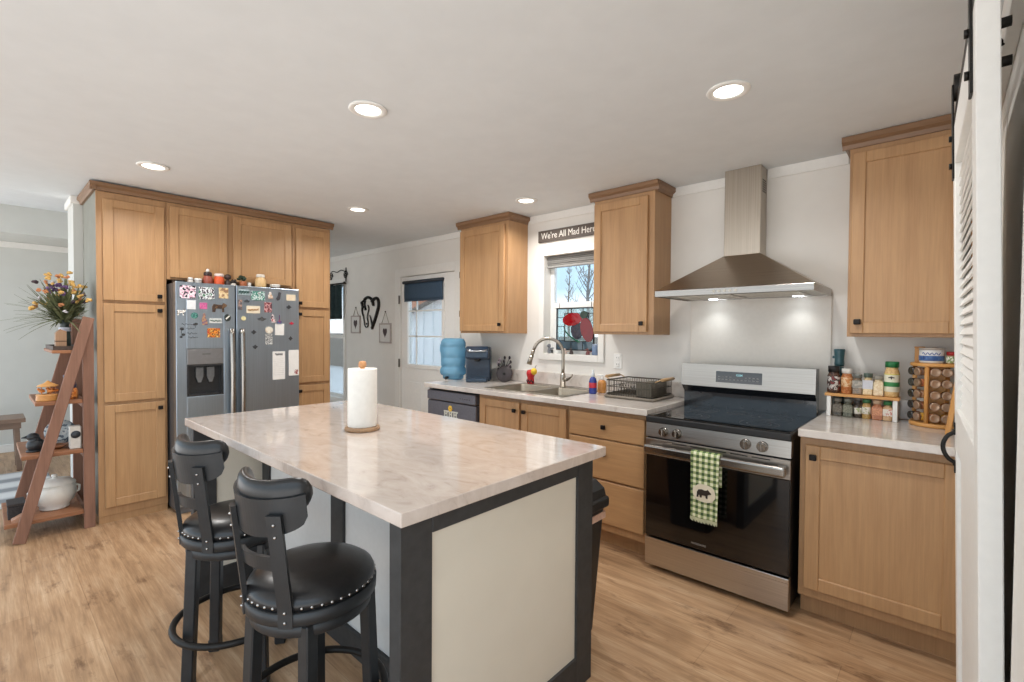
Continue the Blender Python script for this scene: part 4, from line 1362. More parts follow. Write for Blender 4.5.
mk('red_petal', B().prism(el(-2.385, 1.500, 0.100, 0.055, 0.12), gy - 0.007, gy - 0.002), M_RED, t)
mk('red_petal', B().prism(el(-2.235, 1.410, 0.060, 0.105, 0.30), gy - 0.008, gy - 0.003), M_DKR, t)
mk('dark_petal', B().prism(el(-2.335, 1.405, 0.062, 0.075, 0.1), gy - 0.006, gy - 0.001), plain((30, 26, 40), 0.2), t)
mk('dark_bud', B().prism(el(-2.265, 1.537, 0.038, 0.032, 0.2), gy - 0.009, gy - 0.004), plain((30, 48, 34), 0.25), t)
mk('green_leaf', B().prism([(-2.47 + 0.16 * k / 12, 1.420 - 0.125 * (k / 12) ** 0.6) for k in range(13)] + [(-2.30 - 0.135 * k / 10, 1.313 + 0.02 * k / 10 + 0.05 * (k / 10) ** 2) for k in range(11)], gy - 0.005, gy - 0.0005), glass('green_glass', (70, 150, 120), 0.06, 0.4, (60, 130, 104)), t)
b = B()
for a in ((gx0_ + 0.01, ix0, gz0_ + 0.01, 1.315), (ix0, gx1_ - 0.01, gz0_ + 0.01, iz0)):
    b.box(a[0], a[1], gy - 0.0015, gy - 0.0002, a[2], a[3])
mk('blue_glass', b, glass('blue_grey_glass', (120, 146, 160), 0.06, 0.35, (104, 130, 146)), t)
b = B()
for xx in (gx0_ + 0.03, gx1_ - 0.03):
    b.tube([(xx, gy + 0.002, gz1_), (xx, gy + 0.002, 1.645)], 0.0025, 6)
mk('hanging_chain', b, M_BLKMETAL, t)

# --- small figures on the sill
def figurine(name, label, x, y, z, col, h, kind):
    t = thing(name, label, 'figurine', (x, y, z), 0, 'figurines on the sink window sill')
    b = B().lathe([(0.0005, 0), (0.016, 0), (0.018, h * 0.15), (0.013, h * 0.5), (0.008, h * 0.62), (0.0005, h * 0.64)], (x, y, z), 14, cap=False)
    mk('body', b, plain(col, 0.35, 0, 10, 80), t)
    b = B().ball((x - 0.002, y - 0.003, z + h * 0.78), h * 0.2, (1, 1, 1.1), 12, 8)
    if kind == 'bird':
        b.cyl((x - 0.01, y - 0.004, z + h * 0.78), (x - 0.034, y - 0.006, z + h * 0.74), 0.005, 0.0005, 8)
    hd_ = mk('head', b, plain(col, 0.35, 0, 10, 80), t)
    if kind == 'bird':
        b = B().prism([(x + 0.008, z + h * 0.3), (x + 0.042, z + h * 0.5), (x + 0.046, z + h * 0.62), (x + 0.006, z + h * 0.55)], y - 0.004, y + 0.004)
        mk('tail', b, plain(col, 0.4, 0, 10, 80), t)
figurine('figurine', 'tiny grey bird figure at the left end of the window sill', -2.615, YW + 0.03, 1.2005, (108, 112, 118), 0.085, 'bird')
figurine('figurine', 'tiny pale brown bird figure on the sill below the flower glass', -2.435, YW + 0.02, 1.2005, (196, 176, 166), 0.05, 'bird')
figurine('figurine', 'tiny dark figure on the sill, just right of the pale brown bird', -2.372, YW + 0.02, 1.2005, (64, 52, 50), 0.055, 'bear')
figurine('figurine', 'tiny maroon bird figure on the sill beside the blue block', -2.205, YW + 0.02, 1.2005, (112, 66, 64), 0.055, 'bird')
t = thing('blue_candle_jar', 'small slate blue jar at the right of the window sill', 'jar', (-2.135, YW + 0.03, 1.2005))
mk('jar_body', B().lathe([(0.0005, 0), (0.028, 0), (0.031, 0.006), (0.031, 0.07), (0.027, 0.078), (0.0005, 0.078)], (-2.135, YW + 0.03, 1.2005), 20, cap=False), plain((112, 132, 162), 0.35, 0, 6), t)
mk('lid', B().lathe([(0.0005, 0.078), (0.028, 0.078), (0.028, 0.090), (0.0005, 0.094)], (-2.135, YW + 0.03, 1.2005), 20, cap=False), plain((140, 154, 176), 0.35, 0, 6), t)

# ================================================================ WALL DECOR beside the back door
def outline(pts, r, closed=True, n=6, y=YW - 0.010):
    return [(p[0], y, p[1]) for p in pts]
def heart(cx_, cz_, w_, h_, n=36):
    out = []
    for k in range(n):
        q = 2 * PI * k / n
        x = 16 * math.sin(q) ** 3 / 17.0
        z = (13 * math.cos(q) - 5 * math.cos(2 * q) - 2 * math.cos(3 * q) - math.cos(4 * q)) / 14.5
        out.append((cx_ + x * w_ / 2, cz_ + z * h_ / 2))
    return out
t = thing('metal_wall_art', 'large black metal heart with a horse head on the wall left of the back door', 'wall art', (-5.45, YW, 1.4))
def HP(px_, py_):       # drawing grid of the cut-out, 512 wide by 682 high, to the wall
    return (-5.852 + px_ / 512 * 1.026, YW - 0.012, 1.975 - py_ / 682 * 0.767)
def stroke(pts, r, taper=False, closed=False):
    P3 = [HP(*p) for p in pts]
    sm = []
    n = len(P3)
    for i in range(n - (0 if closed else 1)):
        p0, p1, p2, p3 = (Vector(P3[(i + k) % n] if closed else P3[min(max(i + k, 0), n - 1)]) for k in (-1, 0, 1, 2))
        for j in range(4):
            q = j / 4
            sm.append(0.5 * ((2 * p1) + (p2 - p0) * q + (2 * p0 - 5 * p1 + 4 * p2 - p3) * q * q + (3 * p1 - p0 - 3 * p2 + p3) * q ** 3))
    if not closed:
        sm.append(Vector(P3[-1]))
    rad = [r * (1 - 0.6 * i / len(sm)) for i in range(len(sm))] if taper else None
    return sm, r, rad
b = B()
for pts, r, tp in (([(205, 175), (220, 205), (222, 240)], 0.016, False), ([(205, 190), (235, 160), (265, 158), (282, 190), (282, 250), (262, 330), (238, 410), (208, 490)], 0.021, False), ([(208, 505), (204, 440), (192, 380), (180, 345)], 0.013, True)):
    sm, r_, rad = stroke(pts, r, tp)
    b.tube(sm, r_, 8, radii=rad)
mk('heart_outline', b, M_BLKMETAL, t)
b = B()
for pts, r, tp in (([(118, 160), (150, 138), (185, 148), (210, 180), (220, 225)], 0.019, False),
                   ([(84, 190), (92, 240), (88, 290), (102, 350)], 0.020, True),
                   ([(80, 196), (100, 180), (122, 170)], 0.016, False),
                   ([(102, 330), (112, 400), (122, 460), (140, 480), (158, 465), (160, 420), (150, 370), (158, 320), (170, 270), (158, 225)], 0.008, False),
                   ([(100, 240), (125, 255), (132, 280)], 0.014, False), ([(126, 175), (120, 215), (128, 250)], 0.012, False)):
    sm, r_, rad = stroke(pts, r, tp)
    b.tube(sm, r_, 8, radii=rad)
p = HP(142, 440); b.ball(p, 0.013, (1, 0.6, 1), 8, 6)
p = HP(126, 270); b.ball(p, 0.022, (1, 0.4, 0.9), 10, 6)
mk('horse_head', b, M_BLKMETAL, t)
for (x0, x1, z0, z1, zk, lab) in ((-5.955, -5.725, 1.355, 1.590, 1.70, 'small white hanging plaque with a dark heart, left of the horse wall art'), (-5.270, -5.015, 1.240, 1.485, 1.63, 'small white hanging plaque with a dark heart, right of the horse wall art')):
    xm = (x0 + x1) / 2
    t = thing('heart_plaque', lab, 'plaque', (xm, YW, z0), 0, 'heart plaques by the back door')
    b = B()
    e_ = 0.018
    for a in ((x0, x0 + e_, z0, z1), (x1 - e_, x1, z0, z1), (x0 + e_, x1 - e_, z0, z0 + e_), (x0 + e_, x1 - e_, z1 - e_, z1)):
        b.box(a[0], a[1], YW - 0.018, YW - 0.001, a[2], a[3], 0.002, 1)
    mk('frame', b, plain((176, 166, 160), 0.6, 0, 10, 50), t)
    mk('board', B().box(x0 + e_ - 0.002, x1 - e_ + 0.002, YW - 0.012, YW - 0.001, z0 + e_ - 0.002, z1 - e_ + 0.002), plain((214, 212, 208), 0.7, 0, 3), t)
    b = B().prism(heart(xm, (z0 + z1) / 2 + 0.01, 0.095, 0.12), YW - 0.0145, YW - 0.0125)
    mk('heart', b, plain((70, 58, 60), 0.7), t)
    mk('string', B().tube([(x0 + 0.05, YW - 0.008, z1), (xm, YW - 0.006, zk), (x1 - 0.05, YW - 0.008, z1)], 0.0035, 6), plain((160, 150, 136), 0.8), t)
    mk('nail', B().cyl((xm, YW - 0.0005, zk), (xm, YW - 0.015, zk), 0.006, n=8), M_BLKMETAL, t)

# ================================================================ FRIDGE DOOR MAGNETS
MX = fxf + 0.0004
def magnet(name, label, y0, y1, z0, z1, mat, shape='rect', th=0.003, deco=None):
    ym, zm = (y0 + y1) / 2, (z0 + z1) / 2
    a, c = (y1 - y0) / 2, (z1 - z0) / 2
    if shape == 'rect':
        b = B().box(MX, MX + th, y0, y1, z0, z1, 0.001, 1)
    elif shape == 'oval':
        b = B().prism([(ym + a * math.cos(2 * PI * k / 24), zm + c * math.sin(2 * PI * k / 24)) for k in range(24)], MX, MX + th, 'yz')
    elif shape == 'heart':
        b = B().prism(heart(ym, zm, 2 * a, 2 * c, 24), MX, MX + th, 'yz')
    elif shape == 'diamond':
        b = B().prism([(ym - a, zm + 0.1 * c), (ym - 0.35 * a, zm + 0.5 * c), (ym, zm + c), (ym + 0.4 * a, zm + 0.45 * c), (ym + a, zm), (ym + 0.4 * a, zm - 0.5 * c), (ym, zm - c), (ym - 0.5 * a, zm - 0.55 * c)], MX, MX + th, 'yz')
    else:
        b = B().prism([(ym + p * a, zm + q * c) for p, q in shape], MX, MX + th, 'yz')
    o = tag(mk(name, b, mat), label, 'magnet', 'magnets and papers on the fridge doors')
    if deco:
        deco(o, ym, zm, a, c)
    return o
COWSH = [(-1, -1), (-1, 0.1), (-0.8, 0.6), (-0.2, 0.5), (0.3, 0.45), (0.55, 0.9), (0.75, 0.7), (1, 0.5), (0.9, 0.1), (0.6, -0.1), (0.6, -1), (0.35, -1), (0.3, -0.3), (-0.5, -0.3), (-0.6, -1)]
FIG = [(-0.6, -1), (-0.8, -0.2), (-0.5, 0.3), (-0.35, 0.9), (0.1, 1), (0.4, 0.7), (0.4, 0.2), (0.9, -0.3), (1, -1)]
BIRD = [(-1, 0.0), (-0.4, 0.35), (0.0, 1.0), (0.35, 0.4), (1, 0.1), (0.6, -0.5), (0.1, -1), (-0.5, -0.6)]
magnet('photo_magnet', 'pink, white and black cow photo magnet at the top left of the freezer door', 0.991, 1.094, 1.624, 1.720, picture('cow_photo', [(40, 40, 52), (232, 222, 226), (222, 176, 196), (46, 60, 60), (240, 236, 238)], 34))
magnet('photo_magnet', 'landscape photo magnet with green grass at the top of the freezer door', 1.113, 1.219, 1.624, 1.716, picture('grass_photo', [(70, 120, 90), (226, 230, 234), (60, 50, 64), (236, 238, 240), (86, 132, 96)], 36))
magnet('picture_magnet', 'tan and yellow picture magnet at the top right of the freezer door', 1.249, 1.316, 1.636, 1.720, picture('tan_picture', [(150, 116, 90), (214, 186, 140), (226, 206, 168), (120, 96, 100)], 40))
magnet('note_card', 'small blank white card below the cow photo on the freezer door', 1.035, 1.093, 1.543, 1.611, plain((222, 224, 226), 0.8, 0, 4))
magnet('square_magnet', 'small bright pink magnet in the middle of the freezer door', 1.118, 1.169, 1.548, 1.596, picture('pink_picture', [(210, 110, 160), (186, 90, 140), (228, 160, 190)], 60))
magnet('animal_magnet', 'dark brown four-legged animal magnet at the right of the freezer door', 1.202, 1.305, 1.528, 1.605, picture('brown_hide', [(62, 48, 42), (110, 84, 62), (40, 34, 34)], 60), COWSH, 0.006)
magnet('animal_magnet', 'tiny black and white cow magnet at the left edge of the freezer door', 0.972, 1.027, 1.495, 1.546, picture('cow_hide', [(40, 36, 36), (236, 232, 226), (238, 236, 230), (60, 52, 50)], 90), COWSH, 0.006)
magnet('oval_magnet', 'teal oval magnet at the left of the freezer door', 1.060, 1.108, 1.473, 1.520, picture('teal_picture', [(40, 96, 92), (96, 150, 140), (44, 110, 106)], 90), 'oval')
magnet('figure_magnet', 'tan and purple seated figure magnet below the pink square', 1.126, 1.170, 1.426, 1.517, picture('figure_picture', [(182, 142, 104), (116, 88, 112), (150, 118, 96)], 60), FIG, 0.006)
def script(o, ym, zm, a, c):
    pts = [(MX + 0.004, ym - 0.85 * a + 1.7 * a * k / 40, zm + c * 0.35 * math.sin(k * 1.1) + 0.1 * c * math.sin(k * 0.37)) for k in range(41)]
    mk('script_stroke', B().tube(pts, 0.0016, 5), plain((66, 92, 72), 0.7), o)
magnet('word_strip', 'pale strip magnet with green handwriting at the right of the freezer door', 1.183, 1.268, 1.441, 1.479, plain((206, 208, 206), 0.7, 0, 3), deco=script)
def wedge(o, ym, zm, a, c):
    mk('white_band', B().prism([(ym - 0.6 * a, zm - 0.2 * c), (ym + 0.5 * a, zm + 0.7 * c), (ym + 0.75 * a, zm + 0.4 * c), (ym - 0.35 * a, zm - 0.55 * c)], MX + 0.003, MX + 0.004, 'yz'), plain((226, 224, 214), 0.6), o)
magnet('round_magnet', 'round dark magnet with white band at the right edge of the freezer door', 1.285, 1.332, 1.457, 1.515, plain((44, 52, 50), 0.4), 'oval', deco=wedge)
t = tag(bpy.data.objects.new('script_decal', None), 'black handwriting decal with small flowers at the lower left of the freezer door', 'decal', 'magnets and papers on the fridge doors')
COL.objects.link(t); t.location = (MX, 1.04, 1.311)
rows = ((1.430, 1.000, 1.072, 0.012), (1.398, 1.030, 1.085, 0.010), (1.362, 1.035, 1.100, 0.013), (1.332, 1.042, 1.104, 0.010))
for zz, ya, yb, am in rows:
    n_ = int((yb - ya) / 0.0035)
    mk('script_line', B().tube([(MX + 0.001, ya + (yb - ya) * k / n_ + 0.002 * math.sin(k * 1.9), zz + am * 0.7 * math.sin(k * 0.95) * (0.6 + 0.4 * math.sin(k * 0.31))) for k in range(n_ + 1)], 0.0014, 5), plain((46, 46, 48), 0.6), t)
for fl in (((1.003, 1.395, 0.014), (1.012, 1.352, 0.012), (0.998, 1.335, 0.010)), ((1.094, 1.434, 0.012), (1.083, 1.430, 0.010))):
    b = B()
    for (yy, zz, rr) in fl:
        b.ball((MX + 0.001, yy, zz), rr, (0.1, 1, 0.8), 10, 6)
    b.tube([(MX + 0.001, fl[0][0], fl[0][1]), (MX + 0.001, fl[0][0] - 0.004, fl[0][1] - 0.03), (MX + 0.001, fl[1][0], fl[1][1])], 0.0015, 5)
    mk('flower_mark', b, plain((46, 46, 48), 0.6), t)
magnet('picture_magnet', 'orange and red picture magnet above the ice dispenser', 1.168, 1.256, 1.330, 1.402, picture('orange_picture', [(176, 62, 40), (232, 150, 56), (120, 60, 40), (240, 196, 110), (206, 90, 44)], 46))
# fresh-food door
def herd(o, ym, zm, a, c):
    for k in range(4):
        yy = ym - 0.75 * a + 0.5 * a * k
        mk('animal_shape', B().prism([(yy + p * 0.24 * a, zm + q * 0.75 * c) for p, q in COWSH], MX + 0.003, MX + 0.0045, 'yz'), plain((38, 72, 70), 0.6), o)
magnet('herd_magnet', 'pale strip magnet with a row of dark green animals, right fridge door', 1.389, 1.470, 1.673, 1.718, plain((168, 186, 190), 0.6, 0, 4), deco=herd)
magnet('photo_magnet', 'teal framed photo magnet at the top of the right fridge door', 1.483, 1.590, 1.635, 1.709, picture('teal_photo', [(40, 74, 78), (196, 214, 212), (60, 130, 116), (222, 228, 226), (50, 56, 66)], 38))
magnet('figure_magnet', 'small white and tan figure magnet at the top of the right fridge door', 1.610, 1.655, 1.655, 1.712, picture('white_figure', [(226, 220, 212), (196, 160, 132), (232, 228, 222)], 60), FIG, 0.006)
magnet('boot_magnet', 'dark slanted boot magnet at the upper right of the right fridge door', 1.680, 1.724, 1.642, 1.714, plain((58, 56, 62), 0.5, 0, 16, 90), [(-0.4, -1), (-0.9, -0.6), (-0.2, 0.2), (0.1, 1), (0.9, 0.9), (0.7, 0.1), (0.5, -0.7)], 0.006)
magnet('note_card', 'blank beige card at the top right corner of the right fridge door', 1.766, 1.844, 1.646, 1.698, plain((214, 198, 172), 0.8, 0, 4))
magnet('bar_magnet', 'tall grey and tan magnet at the left edge of the right fridge door', 1.386, 1.416, 1.553, 1.633, picture('grey_tan', [(96, 92, 96), (170, 140, 128), (70, 70, 76)], 60))
magnet('hat_magnet', 'small dark hat-shaped magnet below the row of green animals', 1.425, 1.475, 1.614, 1.637, plain((66, 70, 76), 0.5), [(-1, 0.2), (-0.5, 0.3), (-0.3, 1), (0.3, 1), (0.5, 0.3), (1, 0.4), (0.6, -1), (-0.5, -0.9)], 0.005)
def scrib(o, ym, zm, a, c):
    mk('script_stroke', B().tube([(MX + 0.004, ym - 0.8 * a + 1.6 * a * k / 44, zm + c * (0.28 * math.sin(k * 1.05) - 0.2 + 0.3 * k / 44)) for k in range(45)], 0.0016, 5), plain((170, 120, 60), 0.7), o)
magnet('note_card', 'cream card with brown handwriting on the right fridge door', 1.448, 1.552, 1.527, 1.588, plain((226, 214, 190), 0.8, 0, 4), deco=scrib)
magnet('photo_magnet', 'dark red photo magnet in the middle of the right fridge door', 1.585, 1.646, 1.538, 1.622, picture('red_photo', [(112, 44, 52), (200, 150, 150), (70, 40, 56), (150, 80, 84)], 44))
DARK = plain((50, 52, 56), 0.45, 0, 6)
magnet('leaf_magnet', 'dark leaf magnet at the upper right of the right fridge door, below the beige card', 1.764, 1.810, 1.571, 1.609, DARK, 'diamond', 0.005)
magnet('round_magnet', 'small pale yellow round magnet at the left of the right fridge door', 1.409, 1.443, 1.466, 1.501, plain((226, 214, 160), 0.5), 'oval', 0.006)
magnet('bird_magnet', 'dark grey flying bird magnet on the right fridge door below the cream card', 1.526, 1.603, 1.464, 1.502, picture('bird_plumage', [(52, 54, 58), (90, 92, 92), (44, 44, 48)], 80), BIRD, 0.006)
magnet('figure_magnet', 'red and white figure magnet above the pale round magnet', 1.630, 1.676, 1.454, 1.524, picture('red_white_figure', [(170, 50, 62), (230, 220, 220), (64, 40, 60), (190, 80, 90)], 70), FIG, 0.006)
magnet('clip_magnet', 'blue and red clip magnet holding the small white paper', 1.690, 1.724, 1.445, 1.520, picture('clip_paint', [(66, 84, 132), (150, 70, 90), (80, 90, 120)], 50), [(-1, -1), (-0.9, -0.4), (-0.1, -0.2), (-0.1, 1), (0.2, 1), (0.2, -0.2), (1, -0.5), (0.9, -1)], 0.007)
magnet('paper_note', 'small white paper hanging under the blue and red clip', 1.672, 1.747, 1.347, 1.4445, plain((226, 224, 220), 0.85, 0, 4), th=0.0015)
magnet('lips_magnet', 'small bright red magnet near the right edge of the fridge', 1.788, 1.830, 1.437, 1.465, plain((182, 34, 62), 0.4), BIRD, 0.005)
magnet('leaf_magnet', 'dark leaf magnet upper one of the two beside the right fridge handle', 1.482, 1.523, 1.354, 1.393, DARK, 'diamond', 0.005)
magnet('round_magnet', 'large pale cream round magnet in the middle of the right fridge door', 1.592, 1.654, 1.361, 1.420, picture('cream_round', [(226, 220, 206), (206, 190, 170), (232, 228, 216)], 50), 'oval', 0.006)
magnet('patterned_magnet', 'grey and white mottled magnet right below the cream round one', 1.592, 1.651, 1.269, 1.354, picture('mottled', [(86, 88, 90), (206, 206, 204), (110, 112, 112), (220, 220, 218)], 80))
magnet('leaf_magnet', 'dark leaf magnet at the right edge of the fridge, below the red one', 1.783, 1.818, 1.300, 1.339, DARK, 'diamond', 0.005)
magnet('leaf_magnet', 'dark leaf magnet lower one of the two beside the right fridge handle', 1.491, 1.535, 1.233, 1.271, DARK, 'diamond', 0.005)
def lines(o, ym, zm, a, c):
    b = B()
    for k in range(9):
        zz = zm + c * (0.45 - 0.14 * k)
        b.box(MX + 0.0014, MX + 0.0018, ym - 0.8 * a, ym + 0.8 * a, zz, zz + 0.0014)
    mk('ruled_lines', b, plain((190, 188, 186), 0.8), o)
    mk('heading_stroke', B().tube([(MX + 0.0018, ym - 0.6 * a + 1.2 * a * k / 30, zm + c * 0.80 + 0.010 * math.sin(k * 1.2)) for k in range(31)], 0.0018, 5), plain((70, 70, 74), 0.7), o)
magnet('list_pad', 'white list pad with a dark heading on the right fridge door', 1.651, 1.754, 0.970, 1.209, plain((232, 230, 226), 0.85, 0, 3), th=0.0015, deco=lines)
def spot(o, ym, zm, a, c):
    mk('red_print', B().box(MX + 0.0014, MX + 0.0018, ym + 0.1 * a, ym + 0.85 * a, zm - 0.9 * c, zm - 0.55 * c), picture('red_print', [(150, 80, 80), (226, 214, 210), (120, 70, 76)], 90), o)
magnet('list_pad', 'white paper at the right edge of the fridge with red print in one corner', 1.785, 1.872, 0.996, 1.219, plain((230, 228, 224), 0.85, 0, 3), th=0.0015, deco=spot)

# ================================================================ ON TOP OF THE FRIDGE
TX, TZ = -4.345, ztop - 0.0055
def pot(name, label, cat, y, r, h, col, lidcol=None, lidh=0.0, neck=0.8, x=TX):
    t = thing(name, label, cat, (x, y, TZ), 0, 'things standing on top of the fridge')
    hb = h - lidh
    mk('pot_body', B().lathe([(0.0005, 0), (r * 0.86, 0), (r, hb * 0.12), (r, hb * 0.72), (r * neck, hb * 0.96), (r * neck, hb), (0.0005, hb)], (x, y, TZ), 22, cap=False), plain(col, 0.35, 0, 8, 60), t)
    if lidcol:
        mk('lid', B().lathe([(0.0005, hb), (r * neck * 1.06, hb + 0.0005), (r * neck * 1.06, hb + lidh * 0.7), (r * neck * 0.9, h), (0.0005, h)], (x, y, TZ), 22, cap=False), plain(lidcol, 0.4, 0, 6), t)
    return t
pot('jar', 'small white lidded jar at the left end of the fridge top', 'jar', 1.091, 0.020, 0.052, (206, 200, 194), (232, 230, 226), 0.018)
pot('tin', 'low white tin beside the small jar on the fridge top', 'tin', 1.143, 0.025, 0.048, (190, 186, 182), (234, 232, 228), 0.016, 1.0)
t = pot('cookie_jar', 'red brown jar with a dark lid and white knob on the fridge top', 'jar', 1.209, 0.034, 0.104, (150, 78, 62), (54, 38, 36), 0.03)
mk('lid_figure', B().lathe([(0.0005, 0.104), (0.012, 0.105), (0.014, 0.115), (0.008, 0.128), (0.0005, 0.132)], (TX, 1.209, TZ), 14, cap=False), plain((226, 220, 214), 0.5), t)
pot('pumpkin_pot', 'bright orange pot with a white lid on the fridge top', 'pot', 1.288, 0.037, 0.098, (216, 92, 48), (232, 214, 206), 0.022, 0.86)
t = thing('figurine', 'dark round-headed figure right of the orange pot on the fridge top', 'figurine', (TX, 1.351, TZ), 0, 'things standing on top of the fridge')
b = B().lathe([(0.0005, 0), (0.020, 0), (0.022, 0.02), (0.012, 0.055), (0.0005, 0.06)], (TX, 1.351, TZ), 16, cap=False)
mk('body', b, plain((56, 42, 38), 0.5, 0, 8), t)
mk('head', B().ball((TX, 1.351, TZ + 0.078), 0.026, (0.9, 1, 0.9), 14, 10), plain((60, 44, 38), 0.5, 0, 8), t)
pot('small_pot', 'small white pot with dark sprigs near the fridge door gap', 'pot', 1.392, 0.022, 0.030, (214, 206, 196))
b = B(); rnd = random.Random(5)
for k in range(12):
    b.ball((TX + rnd.uniform(-.018, .018), 1.392 + rnd.uniform(-.02, .02), TZ + 0.034 + rnd.uniform(0, .022)), 0.009, (1, 1, 1), 6, 5)
mk('sprigs', b, plain((58, 50, 44), 0.8, 0, 14), bpy.data.objects[[o.name for o in bpy.data.objects if o.name.startswith('small_pot')][-1]])
t = pot('plant_pot', 'terracotta pot with a dark green plant on the fridge top', 'potted plant', 1.466, 0.026, 0.050, (186, 112, 76), neck=1.05)
b = B()
for k in range(14):
    b.ball((TX + rnd.uniform(-.02, .02), 1.456 + rnd.uniform(-.022, .022), TZ + 0.064 + rnd.uniform(0, .036)), 0.012, (1, 1, 0.8), 7, 5)
mk('leaves', b, plain((44, 62, 44), 0.7, 0, 14), t)
pot('cup', 'tiny white cup right of the terracotta plant pot', 'cup', 1.514, 0.014, 0.045, (232, 230, 224), neck=1.0)
pot('cookie_jar', 'tall tan cookie jar with a white lid on the fridge top', 'jar', 1.603, 0.043, 0.122, (220, 184, 132), (234, 226, 214), 0.026, 0.74)
t = pot('butter_dish', 'low white dish with a dark band at the right end of the fridge top', 'dish', 1.722, 0.040, 0.046, (226, 222, 214), (236, 232, 226), 0.014, 1.0)
mk('band', B().lathe([(0.0402, 0.014), (0.0406, 0.015), (0.0406, 0.022), (0.0402, 0.023)], (TX, 1.722, TZ), 22, cap=False), plain((80, 66, 56), 0.6), t)

# ================================================================ SPICES right of the range
t = thing('spice_shelf', 'small wooden riser shelf with white legs holding spice jars', 'shelf', (-0.335, 3.22, ZC))
mk('shelf_board', B().box(-0.502, -0.172, 3.185, 3.275, ZC + 0.112, ZC + 0.128, 0.003), M_PINE, t)
for xa in (-0.492, -0.200):
    mk('leg', B().box(xa, xa + 0.020, 3.19, 3.27, ZC, ZC + 0.112, 0.002), M_WHITE, t)
def jar(name, label, x, y, z, w_, h, content, lid, lidh, square=False, lab=None, labz=(0.2, 0.6), group=None, lid_mat=None):
    t = thing(name, label, 'spice jar', (x, y, z), 0, group)
    r = w_ / 2
    hb = h - lidh
    if square:
        b = B().box(x - r, x + r, y - r, y + r, z, z + hb * 0.86, r * 0.25, 2)
        b.lathe([(r * 0.9, hb * 0.85), (r * 0.72, hb * 0.93), (r * 0.72, hb)], (x, y, z), 18)
    else:
        b = B().lathe([(0.0005, 0), (r * 0.9, 0), (r, hb * 0.05), (r, hb * 0.82), (r * 0.8, hb * 0.95), (r * 0.8, hb), (0.0005, hb)], (x, y, z), 22, cap=False)
    mk('jar_body', b, content, t)
    mk('lid', B().lathe([(0.0005, hb), (r * 0.92, hb + 0.0003), (r * 0.92, h - 0.002), (r * 0.86, h), (0.0005, h)], (x, y, z), 22, cap=False), lid_mat or plain(lid, 0.4, 0, 6), t)
    if lab:
        za, zb = z + hb * labz[0], z + hb * labz[1]
        if square:
            b = B().box(x - r - 0.0006, x + r + 0.0006, y - r - 0.0006, y + r * 0.3, za, zb, 0.001, 1)
        else:
            b = B().lathe([(r + 0.0002, za - z), (r + 0.0006, za - z + 0.0005), (r + 0.0006, zb - z - 0.0005), (r + 0.0002, zb - z)], (x, y, z), 22, cap=False)
        mk('paper_label', b, lab, t)
    return t
ZS = ZC + 0.1285
YS = 3.226
G1 = 'spice jars on top of the riser shelf'
G2 = 'spice jars under the riser shelf'
def cont(a, b_, sc=90):
    return picture('spice_grains', [a, b_, [int((p + q) / 2) for p, q in zip(a, b_)]], sc, 0.25)
M_LABW = picture('printed_label', [(226, 222, 212), (228, 224, 216), (120, 110, 104), (230, 226, 218)], 120, 0.5)
jar('spice_jar', 'dark jar with black lid at the left end of the riser shelf', -0.465, YS, ZS, 0.062, 0.150, cont((66, 48, 42), (100, 74, 62)), (34, 32, 32), 0.034, False, picture('dark_label', [(120, 40, 40), (70, 58, 54), (206, 200, 194), (60, 56, 56)], 60, 0.5), (0.15, 0.8), G1)
jar('spice_jar', 'orange brown spice jar with a white lid on the riser shelf', -0.404, YS, ZS, 0.054, 0.138, cont((176, 104, 56), (196, 132, 84)), (234, 230, 222), 0.026, False, picture('orange_label', [(196, 132, 76), (222, 190, 150), (160, 96, 60)], 70, 0.5), (0.35, 0.8), G1)
jar('spice_jar', 'grey brown herb jar with grey lid, third from the left on the riser shelf', -0.355, YS, ZS, 0.044, 0.110, cont((120, 108, 92), (148, 126, 104)), (120, 122, 116), 0.020, True, picture('grey_label', [(142, 140, 132), (180, 172, 160), (110, 106, 98)], 90, 0.5), (0.4, 0.85), G1)
jar('spice_jar', 'cream jar with a green lid and white label, fourth on the riser shelf', -0.309, YS, ZS, 0.044, 0.118, cont((214, 188, 142), (228, 206, 164)), (78, 94, 84), 0.022, True, plain((206, 208, 216), 0.5, 0, 5), (0.35, 0.85), G1)
jar('spice_jar', 'pale beige spice jar with a grey lid beside the big green-lidded jar', -0.263, YS, ZS, 0.044, 0.108, cont((220, 196, 156), (232, 214, 180)), (150, 146, 136), 0.020, True, None, group=G1)
t = jar('spice_jar', 'large cream jar with bright green lid at the right end of the riser shelf', -0.208, YS, ZS, 0.064, 0.186, cont((206, 168, 110), (222, 190, 136)), (30, 112, 62), 0.030, False, plain((228, 224, 202), 0.5, 0, 4), (0.18, 0.78), G1)
b = B()
b.lathe([(0.0328, 0.055), (0.0332, 0.056), (0.0332, 0.078), (0.0328, 0.079)], (-0.208, YS, ZS), 22, cap=False)
mk('green_band', b, plain((52, 130, 72), 0.5), t)
b = B().lathe([(0.0328, 0.117), (0.0332, 0.118), (0.0332, 0.121), (0.0328, 0.122)], (-0.208, YS, ZS), 22, cap=False)
mk('yellow_band', b, plain((206, 196, 80), 0.5), t)
mk('printed_mark', B().prism([(-0.208 + p, ZS + 0.100 + q) for p, q in ((-0.014, 0.004), (0.0, 0.010), (0.014, 0.004), (0.012, 0.0), (0.004, 0.002), (0.0, -0.008), (-0.004, 0.002), (-0.012, 0.0))], YS - 0.0345, YS - 0.0328, 'xz'), plain((70, 60, 54), 0.6), t)
t = thing('pepper_grinder', 'dark teal grinder standing behind the left jars of the riser shelf', 'grinder', (-0.452, 3.307, ZC))
